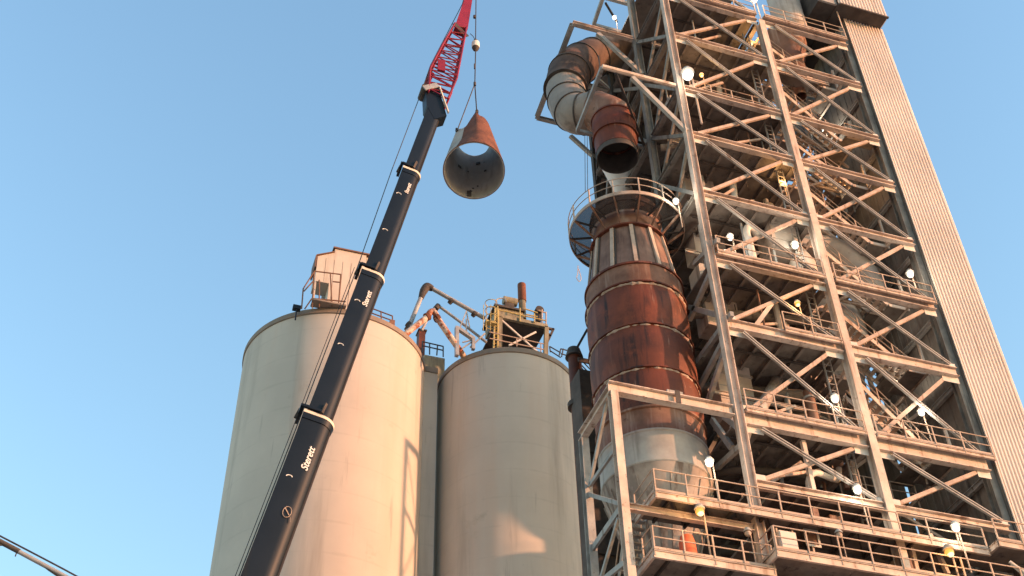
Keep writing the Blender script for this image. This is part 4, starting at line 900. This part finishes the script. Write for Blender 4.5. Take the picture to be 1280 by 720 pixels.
# hook
ho = thing('crane_hook', (hk.x, YC, hk.z-.5), 'cream headache ball and hook hanging on the crane rope', 'crane hook')
MB().lathe(hk.x, YC, [(.0,hk.z+.42),(.1,hk.z+.4),(.12,hk.z+.2)], 12).build('socket', 'dark', ho)
MB().lathe(hk.x, YC, [(.12,hk.z+.2),(.2,hk.z+.16),(.22,hk.z-.05),(.2,hk.z-.25)], 20).build('ball', 'ball', ho)
MB().lathe(hk.x, YC, [(.2,hk.z-.25),(.15,hk.z-.4),(.0,hk.z-.6)], 16).build('hook', 'dark', ho)
MB().sweep([V((hk.x-.02,YC,hk.z+.4)), V((hk.x-.15,YC,hk.z+.7)), V((hk.x-.3,YC,hk.z+.85))], .02, 5).build('rope_tail', 'cable', ho)
# hanging cut duct piece
LC = at(592.5,213.5,YC); rng = LC.length; vd = LC.normalized()
ud = (_u-vd*_u.dot(vd)).normalized(); AX = (vd*math.cos(math.radians(22))+ud*math.sin(math.radians(22))).normalized()
E1 = AX.cross(ud).normalized(); E1 = E1 if E1.dot(_r) > 0 else -E1; E2 = E1.cross(AX); E2 = E2 if E2.dot(ud) > 0 else -E2     # E2: side nearest the picture top
RL = 38.6*rng/FOC
ld = thing('cut_duct_section', tuple(LC), 'open cut cylinder of rusty duct hanging from the crane slings', 'duct section')
def topz(a):                                                    # a: 0 at the side facing the picture top, + to the right
    d = math.degrees(a)
    K = [(-180,4.3),(-100,4.5),(-62,4.3),(-40,3.9),(-28,4.1),(-14,5.1),(2,6.0),(8,6.35),(13,6.2),(19,5.6),(24,5.6),(38,5.7),(65,5.5),(100,4.7),(140,4.3),(180,4.3)]
    for (d0, h0), (d1, h1) in zip(K, K[1:]):
        if d0 <= d <= d1: return h0+(h1-h0)*(d-d0)/(d1-d0)
    return 4.2
TP = .079
def shell(a0, a1, n, r0, r1, name, m):
    mb = MB(); mb.sm = True; vs = []
    for k in range(n+1):
        a = a0+(a1-a0)*k/n; dr = E1*math.sin(a)+E2*math.cos(a); h = topz(a)
        a_, b_ = math.radians(-58), math.radians(8); sg = 1.0
        if a_ < a < b_: sg = math.cos((b_-a_)/2)/math.cos(a-(a_+b_)/2)
        for j in range(7):
            vs += [LC+dr*r0*(1+(sg-1)*min(1, j/3))*(1-TP*h*j/6)+AX*h*j/6]
        for j in range(7):
            vs += [LC+dr*r1*(1+(sg-1)*min(1, (6-j)/3))*(1-TP*h*(6-j)/6)+AX*h*(6-j)/6]
    mb.add(vs, [(k*14+j, (k+1)*14+j, (k+1)*14+(j+1) % 14, k*14+(j+1) % 14) for k in range(n) for j in range(14)]); return mb.build(name, m, ld)
R_ = math.radians
shell(R_(-180), R_(180), 120, RL, RL-.03, 'outer_shell', 'orust')
shell(R_(-180), R_(180), 96, RL-.031, RL-.07, 'inner_lining', 'lining')
shell(R_(-128), R_(-34), 40, RL+.012, RL+.001, 'grey_patch', 'lining')  # pale grey tone over the left part of the outer shell
for (da, hh_, s_) in [(168,3.4,.13),(150,2.4,.07),(-165,2.5,.05),(172,1.1,.05),(150,3.3,.03),(-178,.9,.05),(-140,2.6,.12)]:
    a = R_(da); dr = E1*math.sin(a)+E2*math.cos(a); c = LC+dr*((RL-.03)*(1-TP*hh_)-.06)+AX*hh_
    MB().bar(c-AX*s_, c+AX*s_, s_*1.6, .02, dr).build('torn_hole', 'dark', ld)
a = R_(-170); dr = E1*math.sin(a)+E2*math.cos(a); c = LC+dr*(RL-.13)
MB().bar(c+AX*.06, c+AX*.9, .22, .03, dr).build('dark_scar', 'dark', ld); MB().bar(c+AX*.6+E1*.1, c+AX*1.4-E1*.1, .09, .03, dr).build('dark_scar', 'dark', ld)
sl = thing('lifting_sling', (hk.x, YC, hk.z-.6), 'two thin wire slings between the hook and the hanging duct piece', 'sling')
top_ = V((hk.x,YC,hk.z-.55)); ring_ = at(593.5,105,YC)
MB().tube(top_, ring_, .03, 6).build('pendant', 'cable', sl)
MB().tube(ring_, LC+(E1*math.sin(R_(-55))+E2*math.cos(R_(-55)))*RL*(1-TP*3.9)+AX*3.9, .03, 6).build('leg_wire', 'cable', sl)
MB().tube(ring_, LC+(E1*math.sin(R_(11))+E2*math.cos(R_(11)))*RL*(1-TP*6.2)+AX*6.2, .03, 6).build('leg_wire', 'cable', sl)
for ang, hh2 in ((-55, 3.9), (11, 6.2)):
    dr = E1*math.sin(R_(ang))+E2*math.cos(R_(ang)); pz = LC+dr*RL*(1-TP*hh2)+AX*hh2
    MB().bar(pz-AX*.2+dr*.02, pz+AX*.08+dr*.05, .16, .05, dr).build('lifting_lug', 'dark', ld)
    MB().tube(pz+dr*.05, pz+AX*.16+dr*.05, .055, 8).build('shackle', 'dark', sl)
c = at(593.5,83,YC); MB().tube(c-V((0,0,.2)), c+V((0,0,.2)), .05, 6).build('shackle', 'dark', sl); MB().tube(ring_-V((0,0,.12)), ring_+V((0,0,.12)), .07, 8).build('shackle', 'dark', sl)
# thin ropes hanging by the vessel
t = thing('hanging_ropes', at(731,235,44), 'three thin ropes hanging beside the gooseneck duct', 'ropes')
for px, y0, y1 in ((731,168,240),(734,170,238),(745,172,225)): MB().tube(at(px,y0,44.5), at(px+.6,y1,44.0), .018, 5).build('rope', 'cable', t)
t = thing('rope_loop', at(723,345,43), 'small rope loop dangling below the left of the ring gallery', 'rope')
c = at(723.5,346,42.6); MB().sweep([at(722.5,332,42.6), c+V((-.05,0,.2)), c+V((-.12,0,-.1)), c+V((0,0,-.32)), c+V((.12,0,-.05)), at(723,336,42.6)], .02, 5).build('cord', 'rail', t)
# ------------------------------------------------------------------ slanted pipe in the lower left corner
Yb = 27.0
a, b = at(0,677,Yb), at(84,722,Yb); d = (b-a).normalized()
t = thing('slanted_mast', b+d*18, 'slim grey mast with cables slanting across the lower left corner', 'mast')
MB().tube(a-d*4, b+d*20, .052, 12).build('pole', 'pipe', t)
MB().tube(a-d*.2, at(24,689.5,Yb), .06, 12).build('sleeve', 'dark', t)
MB().sweep([at(-20,660,Yb), at(0,670,Yb), at(50,696,Yb), at(97,721,Yb), at(170,762,Yb)], .022, 5, True, 3).build('cable', 'cable', t)
MB().sweep([at(-20,681,Yb), at(0,681,Yb), at(12,683,Yb), at(46,701,Yb), at(74,721,Yb), at(150,766,Yb)], .03, 5, True, 3).build('cable', 'cable', t)
MB().tube(at(21,690,Yb), at(19,695.5,Yb), .015, 5).build('tie', 'cable', t)
e1 = b+d*20; MB().tube((e1.x,e1.y,GZ), (e1.x,e1.y,e1.z), .2, 12).build('foot_post', 'pipe', t); e0 = a-d*4; MB().tube((e0.x,e0.y,GZ), (e0.x,e0.y,e0.z), .16, 12).build('foot_post', 'pipe', t)
# ------------------------------------------------------------------ unseen block and frame added behind the tower to shade the silos
AZ, EL = math.radians(123), math.radians(10)
sv = V((math.sin(AZ), math.cos(AZ), 0)); nv = V((-math.cos(AZ), math.sin(AZ), 0))
def loc(n, m, z): q = nv*n+sv*m; return V((q.x, q.y, z))
mb_t = thing('shade_block', tuple(loc(81,21,GZ)), 'tall unseen block added behind the tower to shade the narrower silo', 'shade block')
M0, M1 = 11.5, 14.5; TE = math.tan(EL)
def onsilo(px, py, c, r):                                       # where the line of sight meets a silo wall -> (n, z at the building)
    d = ray(px, py); a = d.x*d.x+d.y*d.y; b = -2*(d.x*c[0]+d.y*c[1]); q = c[0]**2+c[1]**2-r*r
    P = d*((-b-math.sqrt(max(0, b*b-4*a*q)))/(2*a)); return nv.dot(P), P.z+(M0-sv.dot(P))*TE
def block(n0, n1, z0, z1, name='wall', m='conc'):
    vs = [loc(n, mm, z) for z in (z0, z1) for n, mm in ((n0,M0),(n1,M0),(n1,M1),(n0,M1))]
    return MB().add(vs, [(3,2,1,0),(4,5,6,7),(0,1,5,4),(1,2,6,5),(2,3,7,6),(3,0,4,7)]).build(name, m, mb_t)
nmin = onsilo(608,640,C2,R2)[0]; zt_ = onsilo(632,440,C2,R2)[1]+.5
nl = nmin-.25; nr, zb_ = onsilo(680,690,C2,R2)
hole = [(nl, onsilo(612,632,C2,R2)[1])]+[onsilo(x,y,C2,R2) for x, y in ((625,635),(640,643),(652,653),(664,661),(680,669))]  # opening shaped to let the sun patch through onto the silo
block(nl-.45, nr+6.5, GZ, zb_); block(nl-.45, nl, zb_, zt_); block(nr, nr+6.5, zb_, zt_)
ob = MB(); pts = hole[:-1]+[(nr, hole[-1][1]), (nr, zt_), (nl, zt_)]; k_ = len(pts)
ob.add([loc(n, M0, z) for n, z in pts]+[loc(n, M1, z) for n, z in pts], [(k,(k+1)%k_,k_+(k+1)%k_,k_+k) for k in range(k_)]+[tuple(range(k_)), tuple(range(2*k_-1,k_-1,-1))]); ob.build('wall', 'conc', mb_t)
rl = MB()
for z in (.35, .7): rl.tube(loc(nl,M0+.2,zb_+z), loc(nr,M0+.2,zb_+z), .035, 6)
rl.build('railing', 'rail', mb_t)
na, za = onsilo(508,552,C1,R1); nb, zc_ = onsilo(523,570,C1,R1)
pt = thing('shade_frame', tuple(loc(na,M0+.5,GZ)), 'unseen braced steel frame added to shade the edge of the broad silo', 'shade frame')
for n, z in ((na, za), (nb, zc_)): MB().bar(loc(n,M0+.5,GZ), loc(n,M0+.5,z), .45, .45, nv).build('column', 'steel2', pt)  # added frame, placed to throw braced shadows on the broad silo
MB().bar(loc(na-.2,M0+.5,za), loc(nb,M0+.5,zc_), .5, .6).build('beam', 'steel2', pt)
for k in range(8):
    z = za-5.6*(k+1); MB().bar(loc(na,M0+.5,z), loc(nb,M0+.5,z-1.2), .3, .35).build('beam', 'steel2', pt)
    MB().bar(loc(na,M0+.4,z if k % 2 else z+5.2), loc(nb,M0+.4,z+4.0 if k % 2 else z-.6), .14, .16).build('brace', 'steel2', pt)
# ------------------------------------------------------------------ camera, light, sky
cam = bpy.data.cameras.new('camera'); co = bpy.data.objects.new('camera', cam); COL.objects.link(co)
cam.sensor_width = 36; cam.lens = FOC/1280*36; cam.clip_end = 3000; cam.clip_start = .1
co.matrix_world = Matrix(((_r.x,_u.x,-_f.x,0),(_r.y,_u.y,-_f.y,0),(_r.z,_u.z,-_f.z,0),(0,0,0,1)))
S.camera = co
ln = bpy.data.lights.new('sun', 'SUN'); ln.energy = 2.0; ln.angle = math.radians(.8); ln.color = (1.0, .47, .25)
lo = bpy.data.objects.new('sun', ln); COL.objects.link(lo)
sd_ = V((math.sin(AZ)*math.cos(EL), math.cos(AZ)*math.cos(EL), math.sin(EL)))
lo.rotation_euler = sd_.to_track_quat('Z', 'Y').to_euler(); lo.location = (60,-30,40)
w = bpy.data.worlds.new('World'); S.world = w; w.use_nodes = True
nt = w.node_tree; sky = nt.nodes.new('ShaderNodeTexSky'); sky.sky_type = 'NISHITA'; sky.sun_disc = False
sky.sun_elevation = EL; sky.sun_rotation = AZ; sky.air_density = 1.7; sky.dust_density = 1.0; sky.ozone_density = 3.2; sky.altitude = 0
bg = nt.nodes['Background']; bg.inputs['Strength'].default_value = .142; nt.links.new(sky.outputs[0], bg.inputs[0])
S.view_settings.view_transform = 'Standard'; S.view_settings.look = 'None'; S.view_settings.exposure = 1.88; S.view_settings.gamma = 1
